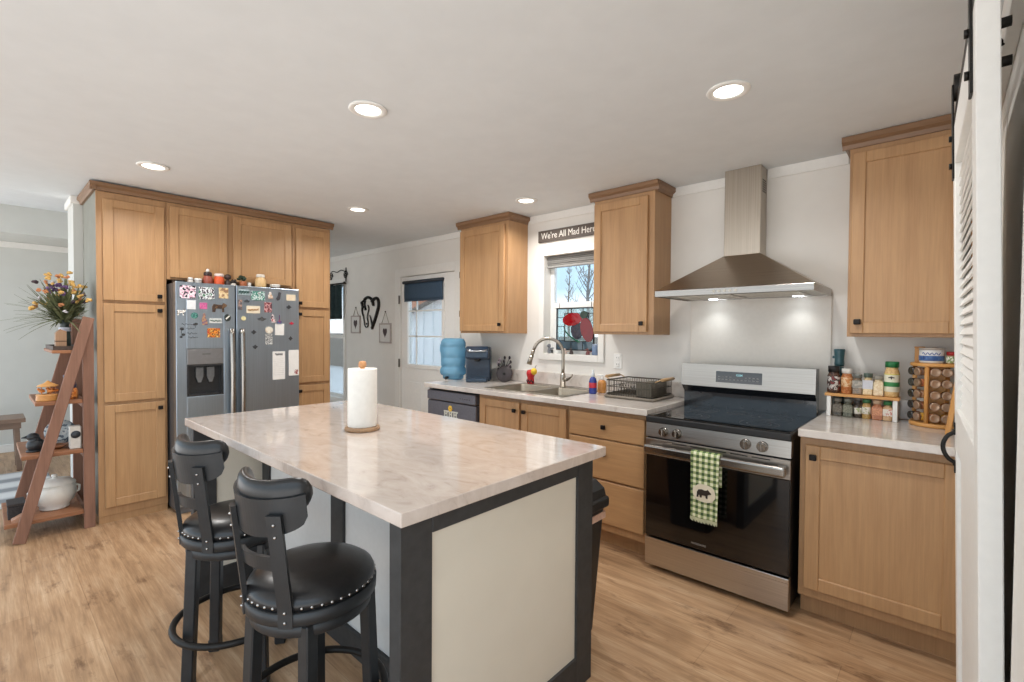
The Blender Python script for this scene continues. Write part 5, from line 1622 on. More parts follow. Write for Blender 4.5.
mk('grinder_body', B().lathe([(0.0005, 0), (0.026, 0), (0.028, 0.02), (0.024, 0.14), (0.026, 0.22), (0.023, 0.27), (0.0005, 0.272)], (-0.452, 3.307, ZC), 24, cap=False), plain((44, 84, 92), 0.35, 0, 6), t)
mk('grinder_top', B().lathe([(0.0005, 0.273), (0.023, 0.274), (0.025, 0.29), (0.023, 0.31), (0.024, 0.33), (0.028, 0.365), (0.027, 0.372), (0.0005, 0.372)], (-0.452, 3.307, ZC), 24, cap=False), plain((50, 92, 100), 0.35, 0, 6), t)
mk('lever', B().box(-0.486, -0.472, 3.301, 3.313, ZC + 0.318, ZC + 0.332, 0.004), plain((44, 84, 92), 0.35), t)
lows = ((-0.444, 0.043, 0.100, ((66, 62, 54), (96, 88, 76)), (120, 116, 108), 'dark grey spice jar at the left end under the riser shelf', False),
        (-0.396, 0.044, 0.101, ((82, 84, 70), (108, 108, 92)), (126, 126, 116), 'grey green spice jar, second from the left under the riser shelf', False),
        (-0.352, 0.036, 0.094, ((60, 52, 46), (90, 80, 70)), (52, 50, 48), 'narrow dark spice jar, third from the left under the riser shelf', True),
        (-0.313, 0.041, 0.105, ((176, 140, 82), (196, 164, 106)), (60, 116, 74), 'golden herb jar with a green lid, fourth under the riser shelf', True),
        (-0.266, 0.046, 0.105, ((176, 112, 80), (190, 130, 96)), (196, 168, 140), 'reddish tan spice jar, fifth from the left under the riser shelf', False),
        (-0.2225, 0.040, 0.103, ((190, 150, 110), (206, 172, 132)), (40, 118, 66), 'spice jar with green lid and white red label, right end under the riser shelf', True))
for i, (x, w_, h, c2, lidc, labl, lb) in enumerate(lows):
    lm = None
    if lb:
        lm = picture('small_label', [(222, 216, 206), (226, 220, 210), (186, 90, 76) if i == 5 else (150, 160, 110), (226, 222, 214)], 110, 0.5)
    else:
        lm = picture('dim_label', [tuple(min(255, v + 26) for v in c2[1]), c2[1], tuple(min(255, v + 60) for v in c2[1])], 120, 0.5)
    jar('spice_jar', labl, x, YS, ZC, w_, h, cont(*c2), lidc, 0.020, i not in (2, 3), lm, (0.3, 0.75), G2)

# --- revolving rack
RX, RY = -0.028, 3.218
t = thing('revolving_spice_rack', 'round golden wood revolving spice rack at the right end of the counter', 'spice rack', (RX, RY, ZC))
mk('base_disc', B().lathe([(0.0005, 0), (0.104, 0), (0.108, 0.004), (0.108, 0.016), (0.104, 0.020), (0.0005, 0.020)], (RX, RY, ZC), 44, cap=False), M_PINE, t)
mk('top_board', B().lathe([(0.0005, 0.300), (0.104, 0.300), (0.107, 0.303), (0.107, 0.313), (0.104, 0.316), (0.0005, 0.316)], (RX, RY, ZC), 44, cap=False), M_PINE, t)
mk('core', B().box(RX - 0.030, RX + 0.030, RY - 0.030, RY + 0.030, ZC + 0.0205, ZC + 0.2995, 0.003), M_PINEZ, t)
for k in range(4):
    a = math.radians(-113.5 + 90 * k)
    p = (RX + 0.096 * math.cos(a), RY + 0.096 * math.sin(a))
    mk('post', B().cyl((p[0], p[1], ZC + 0.0205), (p[0], p[1], ZC + 0.2995), 0.0095, n=14), M_PINEZ, t)
colnames = ('leftmost jar column', 'second jar column', 'column right of the front post', 'rightmost jar column')
rownames = ('top', 'second', 'middle', 'fourth', 'bottom')
JC = [((120, 74, 48), (150, 100, 70)), ((96, 70, 52), (130, 96, 72)), ((170, 96, 60), (196, 130, 84)), ((142, 104, 74), (170, 130, 98)), ((206, 150, 50), (222, 176, 80))]
M_LID = plain((96, 98, 98), 0.25, 0.9, 5, name='steel_jar_lid')
M_LIDF = plain((176, 150, 128), 0.3, 0.7, 8, name='warm_jar_lid')
for ci, (ad, off) in enumerate(((214, -0.0215), (214, 0.0215), (279, -0.0215), (279, 0.0215))):
    a = math.radians(ad)
    d = Vector((math.cos(a), math.sin(a), 0))
    side = Vector((-math.sin(a), math.cos(a), 0)) * off
    for ri in range(5):
        z = ZC + 0.274 - ri * 0.0562
        p0 = Vector((RX, RY, z)) + d * 0.066 + side
        j = thing('rack_jar', '%s jar in the %s of the revolving rack' % (rownames[ri], colnames[ci]), 'spice jar', p0, 0, 'spice jars lying in the revolving rack')
        q = Vector((0, 0, 1)).rotation_difference(d).to_matrix().to_4x4(); q.translation = p0
        mk('jar_body', B().lathe([(0.0005, 0), (0.018, 0), (0.0203, 0.003), (0.0203, 0.024), (0.017, 0.029), (0.0005, 0.029)], n=18, M=q, cap=False), cont(*JC[4]) if ri == 4 and ci in (1, 3) else cont(*JC[(ri + ci) % 4]), j)
        mk('lid', B().lathe([(0.0005, 0.0293), (0.0205, 0.0295), (0.0205, 0.042), (0.018, 0.044), (0.014, 0.0425), (0.0005, 0.042)], n=20, M=q, cap=False), M_LID if ci == 0 else M_LIDF, j)
# on the rack top
ZT = ZC + 0.3165
t = thing('storage_tub', 'white tub with a blue printed label on top of the spice rack', 'tub', (-0.052, 3.20, ZT))
mk('tub_body', B().lathe([(0.0005, 0), (0.044, 0), (0.047, 0.006), (0.048, 0.062), (0.045, 0.066), (0.0005, 0.066)], (-0.052, 3.19, ZT), 28, cap=False), plain((226, 226, 226), 0.35, 0, 4), t)
mk('blue_label', B().lathe([(0.0484, 0.012), (0.0488, 0.013), (0.0488, 0.036), (0.0484, 0.037)], (-0.052, 3.19, ZT), 28, cap=False), picture('blue_print', [(56, 92, 150), (72, 110, 166), (40, 70, 126)], 60, 0.4), t)
mk('blue_script', B().tube([(-0.052 - 0.034 + 0.068 * k / 24, 3.19 - 0.0492 * math.sqrt(max(0.2, 1 - ((-0.034 + 0.068 * k / 24) / 0.0492) ** 2)), ZT + 0.047 + 0.006 * math.sin(k * 1.1)) for k in range(25)], 0.0016, 5), plain((50, 90, 160), 0.5), t)
mk('lid', B().lathe([(0.0005, 0.0665), (0.050, 0.067), (0.050, 0.074), (0.047, 0.076), (0.0005, 0.076)], (-0.052, 3.19, ZT), 28, cap=False), plain((186, 176, 166), 0.4, 0, 5), t)
jar('spice_jar', 'small jar with a red lid and pale label on top of the spice rack', 0.022, 3.185, ZT, 0.042, 0.058, cont((170, 150, 110), (200, 186, 150)), (176, 40, 40), 0.018, False, picture('green_white_label', [(226, 222, 210), (120, 150, 90), (228, 224, 214)], 110, 0.5), (0.1, 0.85))
t = thing('wooden_box', 'small golden wooden block at the back left of the spice rack top', 'box', (-0.098, 3.255, ZT))
b = B().box(-0.118, -0.080, 3.22, 3.262, ZT, ZT + 0.072, 0.003)
mk('box_body', b, M_PINEZ, t)
mk('box_lid', B().box(-0.120, -0.078, 3.218, 3.264, ZT + 0.0725, ZT + 0.080, 0.002), M_PINE, t)
# leaning board
t = thing('cutting_board', 'tall golden wooden board leaning beside the spice rack, next to the sliding door', 'cutting board', (0.03, 3.0, ZC))
b = B()
Mb = Matrix.Translation((0.004, 2.93, ZC + 0.0035)) @ Matrix.Rotation(math.radians(7), 4, 'Y')
b.prism([(0.0, 0.0), (0.13, 0.0), (0.13, 0.25), (0.09, 0.275), (0.08, 0.335), (0.05, 0.335), (0.04, 0.275), (0.0, 0.25)], 0.0, 0.019, 'yz', Mb)
bmesh.ops.bevel(b.bm, geom=list(b.bm.edges), offset=0.003, segments=1, affect='EDGES')
mk('board', b, M_PINEZ, t)
mk('hanging_loop', B().tube([tuple(Mb @ Vector((-0.002, 0.065 + 0.012 * math.cos(2 * PI * k / 14), 0.312 + 0.012 * math.sin(2 * PI * k / 14)))) for k in range(14)], 0.0025, 6, True), plain((90, 60, 40), 0.8), t)

# ================================================================ LADDER SHELF beside the pantry
t = thing('ladder_shelf', 'rustic wooden A-frame ladder shelf against the side of the tall pantry cabinet', 'ladder shelf', (-4.71, 0.32, 0))
for xa in (-4.398, -5.030):
    b = B().bar((xa, 0.150, 0.006), (xa, 0.500, 1.470), 0.026, 0.062, (1, 0, 0), 0.003)
    mk('leg', b, M_RUSTIC, t)
    mk('leg', B().box(xa - 0.048, xa - 0.018, 0.468, 0.528, 0.0, 1.44, 0.003) if xa > -4.6 else B().box(xa + 0.018, xa + 0.048, 0.468, 0.528, 0.0, 1.44, 0.003), M_RUSTIC, t)
for zt_, ya, yb in ((0.135, 0.085, 0.466), (0.560, 0.165, 0.466), (0.905, 0.232, 0.466)):
    mk('shelf_board', B().box(-5.015, -4.412, ya, yb, zt_ - 0.026, zt_, 0.004), M_RUSTICY, t)
    mk('cross_rail', B().box(-5.014, -4.449, 0.466, 0.488, zt_ - 0.06, zt_ - 0.01, 0.002), M_RUSTIC, t)
mk('shelf_board', B().box(-5.015, -4.412, 0.315, 0.466, 1.224, 1.246, 0.004), M_RUSTICY, t)
ZL1, ZL2, ZL3, ZL4 = 0.1355, 0.5605, 0.9055, 1.2465
# dark tray with the flowers
t = thing('planter_tray', 'shallow dark tray on the top shelf of the ladder shelf', 'tray', (-4.70, 0.39, ZL4))
b = B()
b.box(-4.98, -4.43, 0.322, 0.462, ZL4, ZL4 + 0.010)
for a in ((-4.98, -4.43, 0.322, 0.332), (-4.98, -4.43, 0.452, 0.462), (-4.98, -4.97, 0.332, 0.452), (-4.44, -4.43, 0.332, 0.452)):
    b.box(a[0], a[1], a[2], a[3], ZL4 + 0.010, ZL4 + 0.026)
mk('tray_body', b, plain((74, 58, 48), 0.6, 0, 6), t)
# bouquet
vx, vy = -4.60, 0.395
t = thing('flower_vase', 'dark vase full of yellow, purple and green flowers on the ladder shelf', 'flowers', (vx, vy, ZL4 + 0.0105))
vz = ZL4 + 0.0105
mk('vase', B().lathe([(0.0005, 0), (0.030, 0), (0.034, 0.02), (0.030, 0.10), (0.024, 0.16), (0.030, 0.20), (0.026, 0.20), (0.0005, 0.16)], (vx, vy, vz), 20, cap=False), plain((54, 62, 58), 0.35, 0, 10), t)
mk('white_ribbon', B().lathe([(0.030, 0.115), (0.034, 0.118), (0.033, 0.142), (0.029, 0.144)], (vx, vy, vz), 18, cap=False), plain((206, 208, 220), 0.5, 0, 8), t)
rnd = random.Random(11)
cx_, cy_, cz_ = vx, vy, 1.60
def blade(b, p0, p1, wd, droop):
    p0, p1 = Vector(p0), Vector(p1)
    d = p1 - p0
    side = d.cross(Vector((0, 0, 1)))
    if side.length < 1e-4:
        side = Vector((1, 0, 0))
    side.normalize()
    n = 6
    L_, R2 = [], []
    for i in range(n + 1):
        u = i / n
        c = p0 + d * u + Vector((0, 0, -droop * u * u))
        w2 = wd * math.sin(min(1, u * 0.9 + 0.12) * PI) * 0.5 + 0.0008
        L_.append((c - side * w2)); R2.append((c + side * w2))
    up = Vector((0, 0, 0.0012))
    for i in range(n):
        q = [b.bm.verts.new(x) for x in (L_[i], R2[i], R2[i + 1], L_[i + 1])]
        q2 = [b.bm.verts.new(x + up) for x in (L_[i], R2[i], R2[i + 1], L_[i + 1])]
        b.bm.faces.new(q); b.bm.faces.new(list(reversed(q2)))
        for k in range(4):
            b.bm.faces.new((q[k], q2[k], q2[(k + 1) % 4], q[(k + 1) % 4]))
def rdir(zlo=-0.3, zhi=1.0):
    while True:
        v = Vector((rnd.uniform(-1, 1), rnd.uniform(-1, 0.75), rnd.uniform(zlo, zhi)))
        if 0.2 < v.length < 1:
            return v.normalized()
def limit(p):      # keep the bouquet clear of the cabinet side
    if p.y > 0.505 and p.x < -4.36:
        p.y = 0.505
    return p
b = B()
for k in range(240):
    d = rdir(-0.35, 1.0); L = rnd.uniform(0.06, 0.26)
    blade(b, (vx, vy, vz + 0.19 + rnd.uniform(-.04, .06)), limit(Vector((vx, vy, vz + 0.30)) + d * L), rnd.uniform(0.010, 0.020), rnd.uniform(0, 0.06))
mk('green_leaves', b, plain((92, 98, 62), 0.8, 0, 26, 40), t)
b = B()
for k in range(26):
    d = rdir(-0.2, 0.8); d.y -= 0.5; d.normalize(); L = rnd.uniform(0.20, 0.36)
    blade(b, (vx, vy, vz + 0.20), limit(Vector((vx, vy, vz + 0.24)) + d * L), rnd.uniform(0.004, 0.008), rnd.uniform(0.02, 0.09))
mk('grass_blades', b, plain((112, 120, 82), 0.8, 0, 20, 40), t)
for nm, col, cnt, rr, spread in (('yellow_flowers', (212, 170, 96), 30, 0.019, 0.20), ('orange_flowers', (196, 132, 88), 18, 0.016, 0.20), ('purple_flowers', (104, 78, 122), 6, 0.019, 0.13), ('dark_flowers', (72, 58, 66), 12, 0.018, 0.19), ('white_flowers', (214, 210, 214), 8, 0.013, 0.18)):
    b = B()
    for k in range(cnt):
        d = rdir(-0.25, 1.0)
        c = limit(Vector((vx, vy, vz + 0.31)) + d * spread * rnd.uniform(0.35, 1.15) * (0.8 if nm == 'purple_flowers' else 1))
        if nm == 'purple_flowers':
            c = Vector((vx + 0.05 + rnd.uniform(-.05, .05), vy - 0.05 + rnd.uniform(-.05, .05), 1.66 + rnd.uniform(-.03, .03)))
        for q in range(6):
            e = Vector((rnd.uniform(-1, 1), rnd.uniform(-1, 1), rnd.uniform(-.6, 1))).normalized()
            b.ball(c + e * rr * 0.6, rr * 0.55, (1, 1, 0.8), 6, 4)
    mk(nm, b, plain(col, 0.75, 0, 18, 50), t, kind='stuff')
b = B()
for k in range(16):
    d = rdir(0.1, 1.0)
    b.tube([(vx, vy, vz + 0.12), tuple(Vector((vx, vy, vz + 0.2)) + d * 0.06), tuple(limit(Vector((vx, vy, vz + 0.24)) + d * 0.15))], 0.003, 5)
mk('stems', b, plain((84, 92, 58), 0.8, 0, 12), t)
t = thing('wooden_block', 'pale brown wooden block in the tray left of the flowers', 'box', (-4.52, 0.362, vz))
mk('block', B().prism([(0.337, vz), (0.392, vz), (0.392, vz + 0.115), (0.360, vz + 0.130), (0.337, vz + 0.105)], -4.53, -4.455, 'yz'), wood('kraft_wood', (132, 98, 72), (164, 128, 98), 'z'), t)
mk('band', B().box(-4.531, -4.454, 0.3365, 0.3925, vz + 0.045, vz + 0.052), plain((92, 66, 48), 0.7), t)

# carousel and jar on the second shelf
qx, qy = -4.50, 0.300
t = thing('music_carousel', 'small orange and wood carousel music box on the upper middle ladder shelf', 'music box', (qx, qy, ZL3))
mk('base', B().lathe([(0.0005, 0), (0.060, 0), (0.062, 0.006), (0.058, 0.030), (0.060, 0.034), (0.060, 0.042), (0.0005, 0.043)], (qx, qy, ZL3), 26, cap=False), wood('carousel_wood', (172, 110, 52), (214, 156, 90), 'x'), t)
b = B()
for k in range(5):
    a = k * 2 * PI / 5 + 0.3
    c = (qx + 0.038 * math.cos(a), qy + 0.038 * math.sin(a), ZL3 + 0.066)
    b.ball(c, 0.013, (1, 1.3, 0.8), 8, 6); b.ball((c[0], c[1] - 0.014, c[2] + 0.012), 0.007, (1, 1.3, 1), 6, 5)
    b.cyl((c[0], c[1], ZL3 + 0.044), (c[0], c[1], ZL3 + 0.098), 0.002, n=6)
mk('horses', b, plain((202, 124, 56), 0.5, 0, 14), t, kind='stuff')
mk('canopy', B().lathe([(0.056, 0.095), (0.052, 0.103), (0.020, 0.118), (0.006, 0.132), (0.0005, 0.134)], (qx, qy, ZL3), 20, cap=True), plain((206, 150, 86), 0.5, 0, 10), t)
mk('pole', B().cyl((qx, qy, ZL3 + 0.043), (qx, qy, ZL3 + 0.096), 0.005, n=8), plain((206, 150, 86), 0.5), t)
pot2 = thing('painted_jar', 'orange based jar with a dark blue top on the upper middle ladder shelf', 'jar', (-4.50, 0.408, ZL3))
mk('jar_body', B().lathe([(0.0005, 0), (0.040, 0), (0.046, 0.02), (0.046, 0.05), (0.036, 0.075), (0.0005, 0.078)], (-4.50, 0.408, ZL3), 22, cap=False), picture('painted_orange', [(206, 116, 52), (226, 150, 80), (150, 90, 60), (214, 130, 60)], 50), pot2)
mk('neck', B().lathe([(0.034, 0.076), (0.038, 0.09), (0.030, 0.14), (0.034, 0.165), (0.0005, 0.165)], (-4.50, 0.408, ZL3), 20, cap=False), picture('painted_blue', [(60, 66, 96), (126, 92, 96), (52, 56, 80)], 50), pot2)
# black bird, plates, small clock on the third shelf
bx_, by_ = -4.55, 0.232
t = thing('bird_figurine', 'black bird figure at the front end of the lower middle ladder shelf', 'figurine', (bx_, by_, ZL2))
b = B()
b.ball((bx_, by_ + 0.008, ZL2 + 0.045), 0.045, (1, 1.05, 1), 18, 12)
b.ball((bx_, by_ - 0.005, ZL2 + 0.10), 0.030, (0.95, 1.1, 0.9), 16, 10)
b.ball((bx_, by_ + 0.003, ZL2 + 0.075), 0.034, (0.95, 0.95, 1), 14, 10)
b.cyl((bx_, by_ - 0.030, ZL2 + 0.103), (bx_, by_ - 0.060, ZL2 + 0.100), 0.011, 0.003, 10)
b.prism([(by_ + 0.03, ZL2 + 0.03), (by_ + 0.075, ZL2 + 0.035), (by_ + 0.078, ZL2 + 0.050), (by_ + 0.03, ZL2 + 0.075)], bx_ - 0.014, bx_ + 0.014, 'yz')
b.cyl((bx_, by_, ZL2), (bx_, by_, ZL2 + 0.012), 0.038, n=16)
mk('bird_body', b, plain((34, 38, 42), 0.4, 0, 4), t)
t = thing('wooden_bowl', 'low brown wooden bowl on the lower middle ladder shelf', 'bowl', (-4.56, 0.345, ZL2))
mk('bowl_body', B().lathe([(0.0005, 0), (0.025, 0), (0.050, 0.014), (0.056, 0.026), (0.052, 0.026), (0.044, 0.014), (0.0005, 0.008)], (-4.56, 0.345, ZL2), 24, cap=False), M_RUSTICY, t)
Mp = Matrix.Translation((-4.72, 0.375, ZL2 + 0.088)) @ Matrix.Rotation(math.radians(78), 4, 'Y')
t = thing('decorative_plate', 'blue and white plate standing at the back of the lower middle ladder shelf', 'plate', (-4.72, 0.375, ZL2))
mk('plate_body', B().lathe([(0.0005, 0.0), (0.05, 0.0), (0.080, 0.010), (0.086, 0.012), (0.085, 0.016), (0.048, 0.005), (0.0005, 0.005)], n=30, M=Mp, cap=False), picture('plate_glaze', [(96, 110, 124), (196, 204, 206), (214, 216, 214), (120, 130, 140)], 26), t)
mk('plate_stand', B().box(-4.76, -4.68, 0.335, 0.415, ZL2, ZL2 + 0.008, 0.002), M_RUSTIC, t)
t = thing('shelf_clock', 'small white clock box with a round dark face on the lower middle ladder shelf', 'clock', (-4.50, 0.432, ZL2))
mk('case', B().box(-4.53, -4.45, 0.402, 0.462, ZL2, ZL2 + 0.155, 0.006), plain((210, 206, 198), 0.5, 0, 5), t)
fc_ = mk('face', B().lathe([(0.0005, 0), (0.024, 0), (0.026, 0.002), (0.0005, 0.003)], n=24, M=Matrix.Translation((-4.4498, 0.432, ZL2 + 0.10)) @ Matrix.Rotation(PI / 2, 4, 'Y'), cap=False), plain((60, 66, 72), 0.4), t)
# tureen, black box and bark piece on the bottom shelf
ux, uy = -4.62, 0.335
t = thing('ceramic_pot', 'large white ceramic pot with side handles on the bottom ladder shelf', 'pot', (ux, uy, ZL1))
mk('pot_body', B().lathe([(0.0005, 0), (0.075, 0), (0.080, 0.010), (0.076, 0.022), (0.100, 0.05), (0.116, 0.10), (0.114, 0.150), (0.108, 0.158), (0.114, 0.166), (0.0005, 0.168)], (ux, uy, ZL1), 36, cap=False), M_CERAM, t)
mk('pot_lid', B().lathe([(0.112, 0.1685), (0.112, 0.174), (0.085, 0.196), (0.04, 0.208), (0.012, 0.210), (0.010, 0.216), (0.018, 0.224), (0.014, 0.234), (0.0005, 0.236)], (ux, uy, ZL1), 36, cap=True), M_CERAM, t)
for s_ in (-1, 1):
    mk('pot_handle', B().tube([(ux, uy + s_ * 0.108, ZL1 + 0.085), (ux, uy + s_ * 0.128, ZL1 + 0.095), (ux, uy + s_ * 0.130, ZL1 + 0.13), (ux, uy + s_ * 0.108, ZL1 + 0.142)], 0.008, 8), M_CERAM, t)
t = thing('black_box', 'small dark woven box at the front end of the bottom ladder shelf', 'box', (-4.60, 0.145, ZL1))
b = B().box(-4.68, -4.52, 0.105, 0.185, ZL1, ZL1 + 0.085, 0.004)
mk('box_body', b, plain((48, 44, 44), 0.8, 0, 10, 120, bmp=0.2), t)
mk('box_lid', B().box(-4.684, -4.516, 0.101, 0.189, ZL1 + 0.0855, ZL1 + 0.100, 0.004), plain((56, 50, 48), 0.8, 0, 10, 120), t)
t = tag(mk('wood_slice', B().prism([(0.12, ZL1), (0.205, ZL1), (0.212, ZL1 + 0.012), (0.165, ZL1 + 0.040), (0.118, ZL1 + 0.016)], -4.49, -4.43, 'yz'), wood('bark_piece', (150, 106, 84), (190, 146, 120), 'y')), 'small pale piece of driftwood at the front of the bottom ladder shelf', 'wood piece')

# ================================================================ LIVING ROOM BEYOND
t = thing('side_table', 'small brown wooden side table beyond the ladder shelf', 'side table', (-6.85, 0.02, 0))
M_DKWOOD = wood('table_wood', (104, 82, 68), (140, 114, 96), 'y')
mk('table_top', B().box(-7.05, -6.66, -0.30, 0.285, 0.475, 0.515, 0.004), M_DKWOOD, t)
b = B()
for a in ((-7.02, -7.0, -0.27, 0.255), (-6.71, -6.69, -0.27, 0.255)):
    b.box(a[0], a[1], a[2], a[3], 0.415, 0.4745)
for a in ((-7.0, -6.71, 0.235, 0.255), (-7.0, -6.71, -0.27, -0.25)):
    b.box(a[0], a[1], a[2], a[3], 0.415, 0.4745)
mk('apron', b, M_DKWOOD, t)
for xx in (-7.0, -6.73):
    for yy in (-0.25, 0.225):
        mk('leg', B().bar((xx, yy + (0.015 if yy > 0 else -0.015), 0.0), (xx, yy, 0.414), 0.04, 0.04, (1, 0, 0), 0.003), M_DKWOOD, t)
b = B().box(-6.99, -6.74, 0.215, 0.235, 0.13, 0.16)
mk('stretcher', b, M_DKWOOD, t)
def rug_mat():
    mt, nt, N, L, b_ = base('striped_rug')
    wv = N.new('ShaderNodeTexWave')
    wv.bands_direction = 'X'
    wv.inputs['Scale'].default_value = 0.85
    wv.inputs['Distortion'].default_value = 0.6
    wv.inputs['Detail'].default_value = 2
    L.new(coords(nt, (1, 0.15, 1)), wv.inputs['Vector'])
    L.new(ramp(nt, wv.outputs['Fac'], [(0.15, (140, 142, 144)), (0.4, (190, 190, 190)), (0.8, (210, 210, 208))]), b_.inputs['Base Color'])
    b_.inputs['Roughness'].default_value = 1.0
    bump(nt, noise(nt, coords(nt, (1, 1, 1)), 220, 2), b_, 0.5, 0.004)
    return mt
tag(mk('area_rug', B().box(-6.60, -5.35, -0.85, 0.42, 0.001, 0.012, 0.003), rug_mat()), 'pale grey striped area rug in the living room behind the ladder shelf', 'rug')

# ================================================================ SLIDING BARN DOOR at the right
t = thing('barn_door', 'white louvred sliding barn door hanging at the right beside the camera', 'door', (0.0765, 1.350, 0), math.radians(1.7))
t.rotation_euler = (0, math.radians(-1.25), math.radians(1.7))
TH, LW, Z0, Z1 = 0.037, 0.86, 0.015, 2.072
SW = 0.095
b = B()
b.box(0, TH, 0, SW, Z0, Z1, 0.002, 1)
b.box(0, TH, LW - SW, LW, Z0, Z1, 0.002, 1)
b.box(0, TH, SW, LW - SW, Z1 - 0.13, Z1, 0.002, 1)
b.box(0, TH, SW, LW - SW, 1.02, 1.15, 0.002, 1)
b.box(0, TH, SW, LW - SW, Z0, 0.20, 0.002, 1)
fr = mk('door_frame', b, M_WHITE, t, local=True)
mk('lower_panel', B().box(0.010, TH - 0.010, SW - 0.004, LW - SW + 0.004, 0.196, 1.024), M_WHITE, t, local=True)
for k in range(26):
    z = 1.163 + k * 0.0298
    mk('louvre', B().bar((TH / 2, SW - 0.003, z + 0.006), (TH / 2, LW - SW + 0.003, z + 0.006), 0.039, 0.006, (0.36, 0, 0.93), 0.0015), M_WHITE, t, local=True)
for yy in (0.075, LW - 0.055):
    b = B().box(-0.0055, -0.0003, yy - 0.020, yy + 0.020, 1.90, 2.205, 0.001, 1)
    for zz in (1.945, 2.035):
        b.cyl((-0.005, yy, zz), (-0.013, yy, zz), 0.010, n=6)
    hg = mk('hanger_strap', b, M_BLKMETAL, t, local=True)
    mk('roller_wheel', B().cyl((0.0, yy, 2.200), (0.020, yy, 2.200), 0.042, n=28), M_BLKMETAL, hg, local=True)
    b = B()
    b.cyl((TH - 0.001, yy, 1.955), (TH + 0.022, yy, 1.955), 0.011, n=8)
    mk('bolt_end', b, M_BLKMETAL, hg, local=True)
    mk('bolt_end', B().cyl((TH - 0.001, yy, 2.035), (TH + 0.022, yy, 2.035), 0.011, n=8), M_BLKMETAL, hg, local=True)
pts = [(-0.001, LW - 0.04, 0.955)] + [(-0.028 * math.sin(PI * k / 10) ** 0.6 - 0.003, LW - 0.04, 0.965 + 0.10 * k / 10) for k in range(11)] + [(-0.001, LW - 0.04, 1.075)]
b = B().tube(pts, 0.0065, 8)
b.box(-0.004, -0.0002, LW - 0.053, LW - 0.027, 0.932, 0.972, 0.001, 1)
b.box(-0.004, -0.0002, LW - 0.053, LW - 0.027, 1.058, 1.098, 0.001, 1)
mk('pull_handle', b, M_BLKMETAL, t, local=True)
t = thing('barn_door_rail', 'black flat steel rail above the white sliding barn door', 'door rail', (0.06, 1.8, 2.14))
Mr = Matrix.Translation((0.0765, 1.350, 0)) @ Matrix.Rotation(math.radians(1.7), 4, 'Z') @ Matrix.Rotation(math.radians(-1.25), 4, 'Y')
mk('rail_bar', B().prism([(0.006, 0.0), (0.014, 0.0), (0.014, 0.95), (0.006, 0.95)], 2.118, 2.157, 'xy', Mr), M_BLKMETAL, t)
for yy in (0.16, 0.50, 0.90):
    p = Mr @ Vector((0.012, yy, 2.150))
    mk('spacer', B().cyl(p, (0.0995, p.y, 2.178), 0.010, n=12), M_BLKMETAL, t)

# ================================================================ OUTSIDE THE WINDOWS
struct('trim_9', B().box(-40, 14, YW + 0.30, 60, -0.45, -0.40), plain((222, 222, 220), 0.95, 0, 10, 3, name='bounce_ground'))  # ground tone lightened to bounce light onto the shed
bpy.data.objects['trim_9'].name = 'ground'
t = thing('garden_shed', 'white board shed with an orange brown gable seen through the back door', 'shed', (-8.5, 6.3, -0.4))
b = B()
b.prism([(-10.6, -0.40), (-6.6, -0.40), (-6.6, 2.05), (-10.6, 2.05)], 6.0, 7.2, 'xz')
for k in range(14):
    xx = -10.55 + k * 0.30
    b.box(xx, xx + 0.035, 5.97, 6.0, -0.40, 2.05)
mk('board_wall', b, plain((242, 243, 245), 0.7, 0, 3), t)
mk('gable_roof', B().prism([(-8.6, 1.64), (-7.2, 2.05), (-7.2, 2.9), (-8.6, 2.9)], 5.90, 5.965, 'xz'), plain((206, 140, 108), 0.8, 0, 14, 20), t)
mk('roof_edge', B().bar((-8.6, 5.88, 1.64), (-7.15, 5.88, 2.065), 0.07, 0.06, (0, 1, 0)), plain((90, 80, 74), 0.8), t)
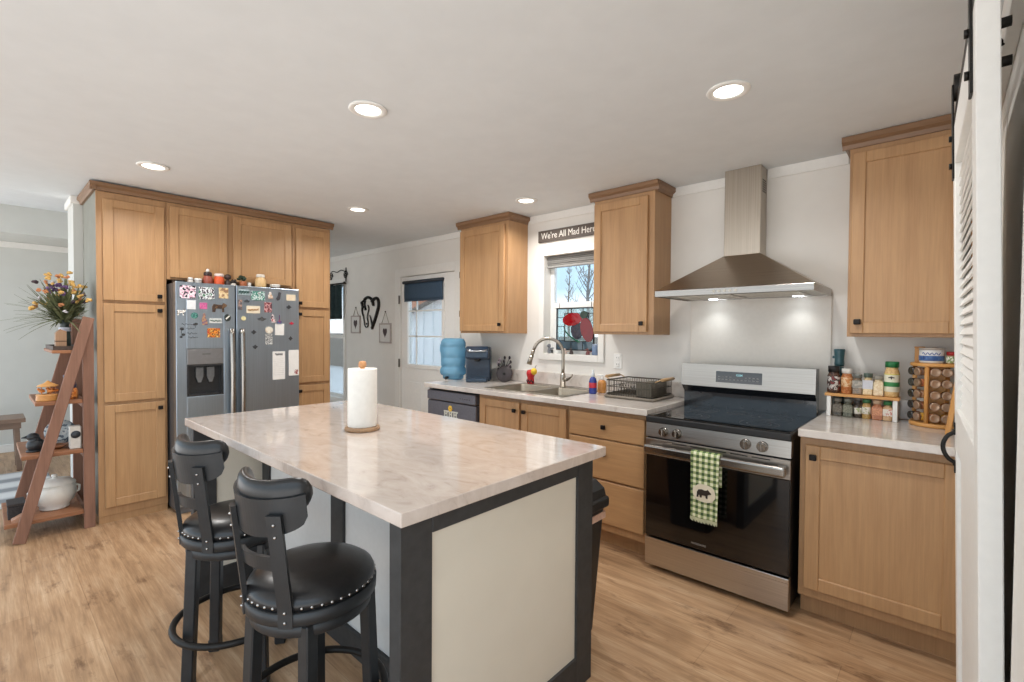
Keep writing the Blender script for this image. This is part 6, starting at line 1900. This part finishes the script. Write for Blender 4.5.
mk('step_box', B().box(-8.5, -7.5, 5.2, 5.9, -0.40, 0.55), plain((246, 247, 248), 0.7, 0, 3), t)
def bare_tree(label, x, y, h, seed):
    rn = random.Random(seed)
    t = thing('bare_tree', label, 'tree', (x, y, -0.40))
    b = B()
    b.tube([(x, y, -0.40), (x + 0.05, y, h * 0.25), (x - 0.05, y, h * 0.5), (x + 0.06, y, h * 0.78), (x + 0.02, y, h)], 0.1, 6, radii=[0.11, 0.08, 0.055, 0.03, 0.01])
    mk('trunk', b, plain((116, 106, 100), 0.9, 0, 10), t)
    b = B()
    for k in range(38):
        z = h * rn.uniform(0.25, 0.95); a = rn.uniform(0, 2 * PI); L = rn.uniform(0.5, 1.5) * (1.25 - z / h)
        p = Vector((x, y, z)); d = Vector((math.cos(a) * 0.7, math.sin(a) * 0.5, 0.9)).normalized()
        b.tube([p, p + d * L * 0.5 + Vector((0, 0, -0.04)), p + d * L], 0.03, 4, radii=[0.022, 0.014, 0.005])
        for q in range(3):
            e = Vector((rn.uniform(-1, 1), rn.uniform(-1, 1), 0.8)).normalized()
            s0 = p + d * L * rn.uniform(0.4, 0.9)
            b.tube([s0, s0 + e * L * 0.35], 0.012, 4, radii=[0.010, 0.004])
    mk('branches', b, plain((124, 114, 110), 0.9, 0, 10), t)
bare_tree('bare tree at the right of the sink window view', -10.1, 15.5, 5.6, 2)
bare_tree('bare tree at the left edge of the sink window view', -14.3, 17.5, 5.2, 5)
bare_tree('bare tree farther away between the two nearer bare trees', -18.5, 26.0, 6.0, 9)
t = thing('wooden_fence', 'weathered wooden fence across the yard seen through the windows', 'fence', (-15, 13, -0.4))
b = B()
for k in range(90):
    xx = -30 + k * 0.3
    b.box(xx, xx + 0.28, 12.0, 12.03, -0.40, 1.25)
mk('board_panel', b, plain((150, 138, 126), 0.9, 0, 14, 5), t)
b = B().box(-30, -3, 12.035, 12.08, 0.0, 0.09).box(-30, -3, 12.035, 12.08, 0.85, 0.94)
mk('fence_rail', b, plain((140, 128, 116), 0.9, 0, 10, 5), t, kind='stuff')
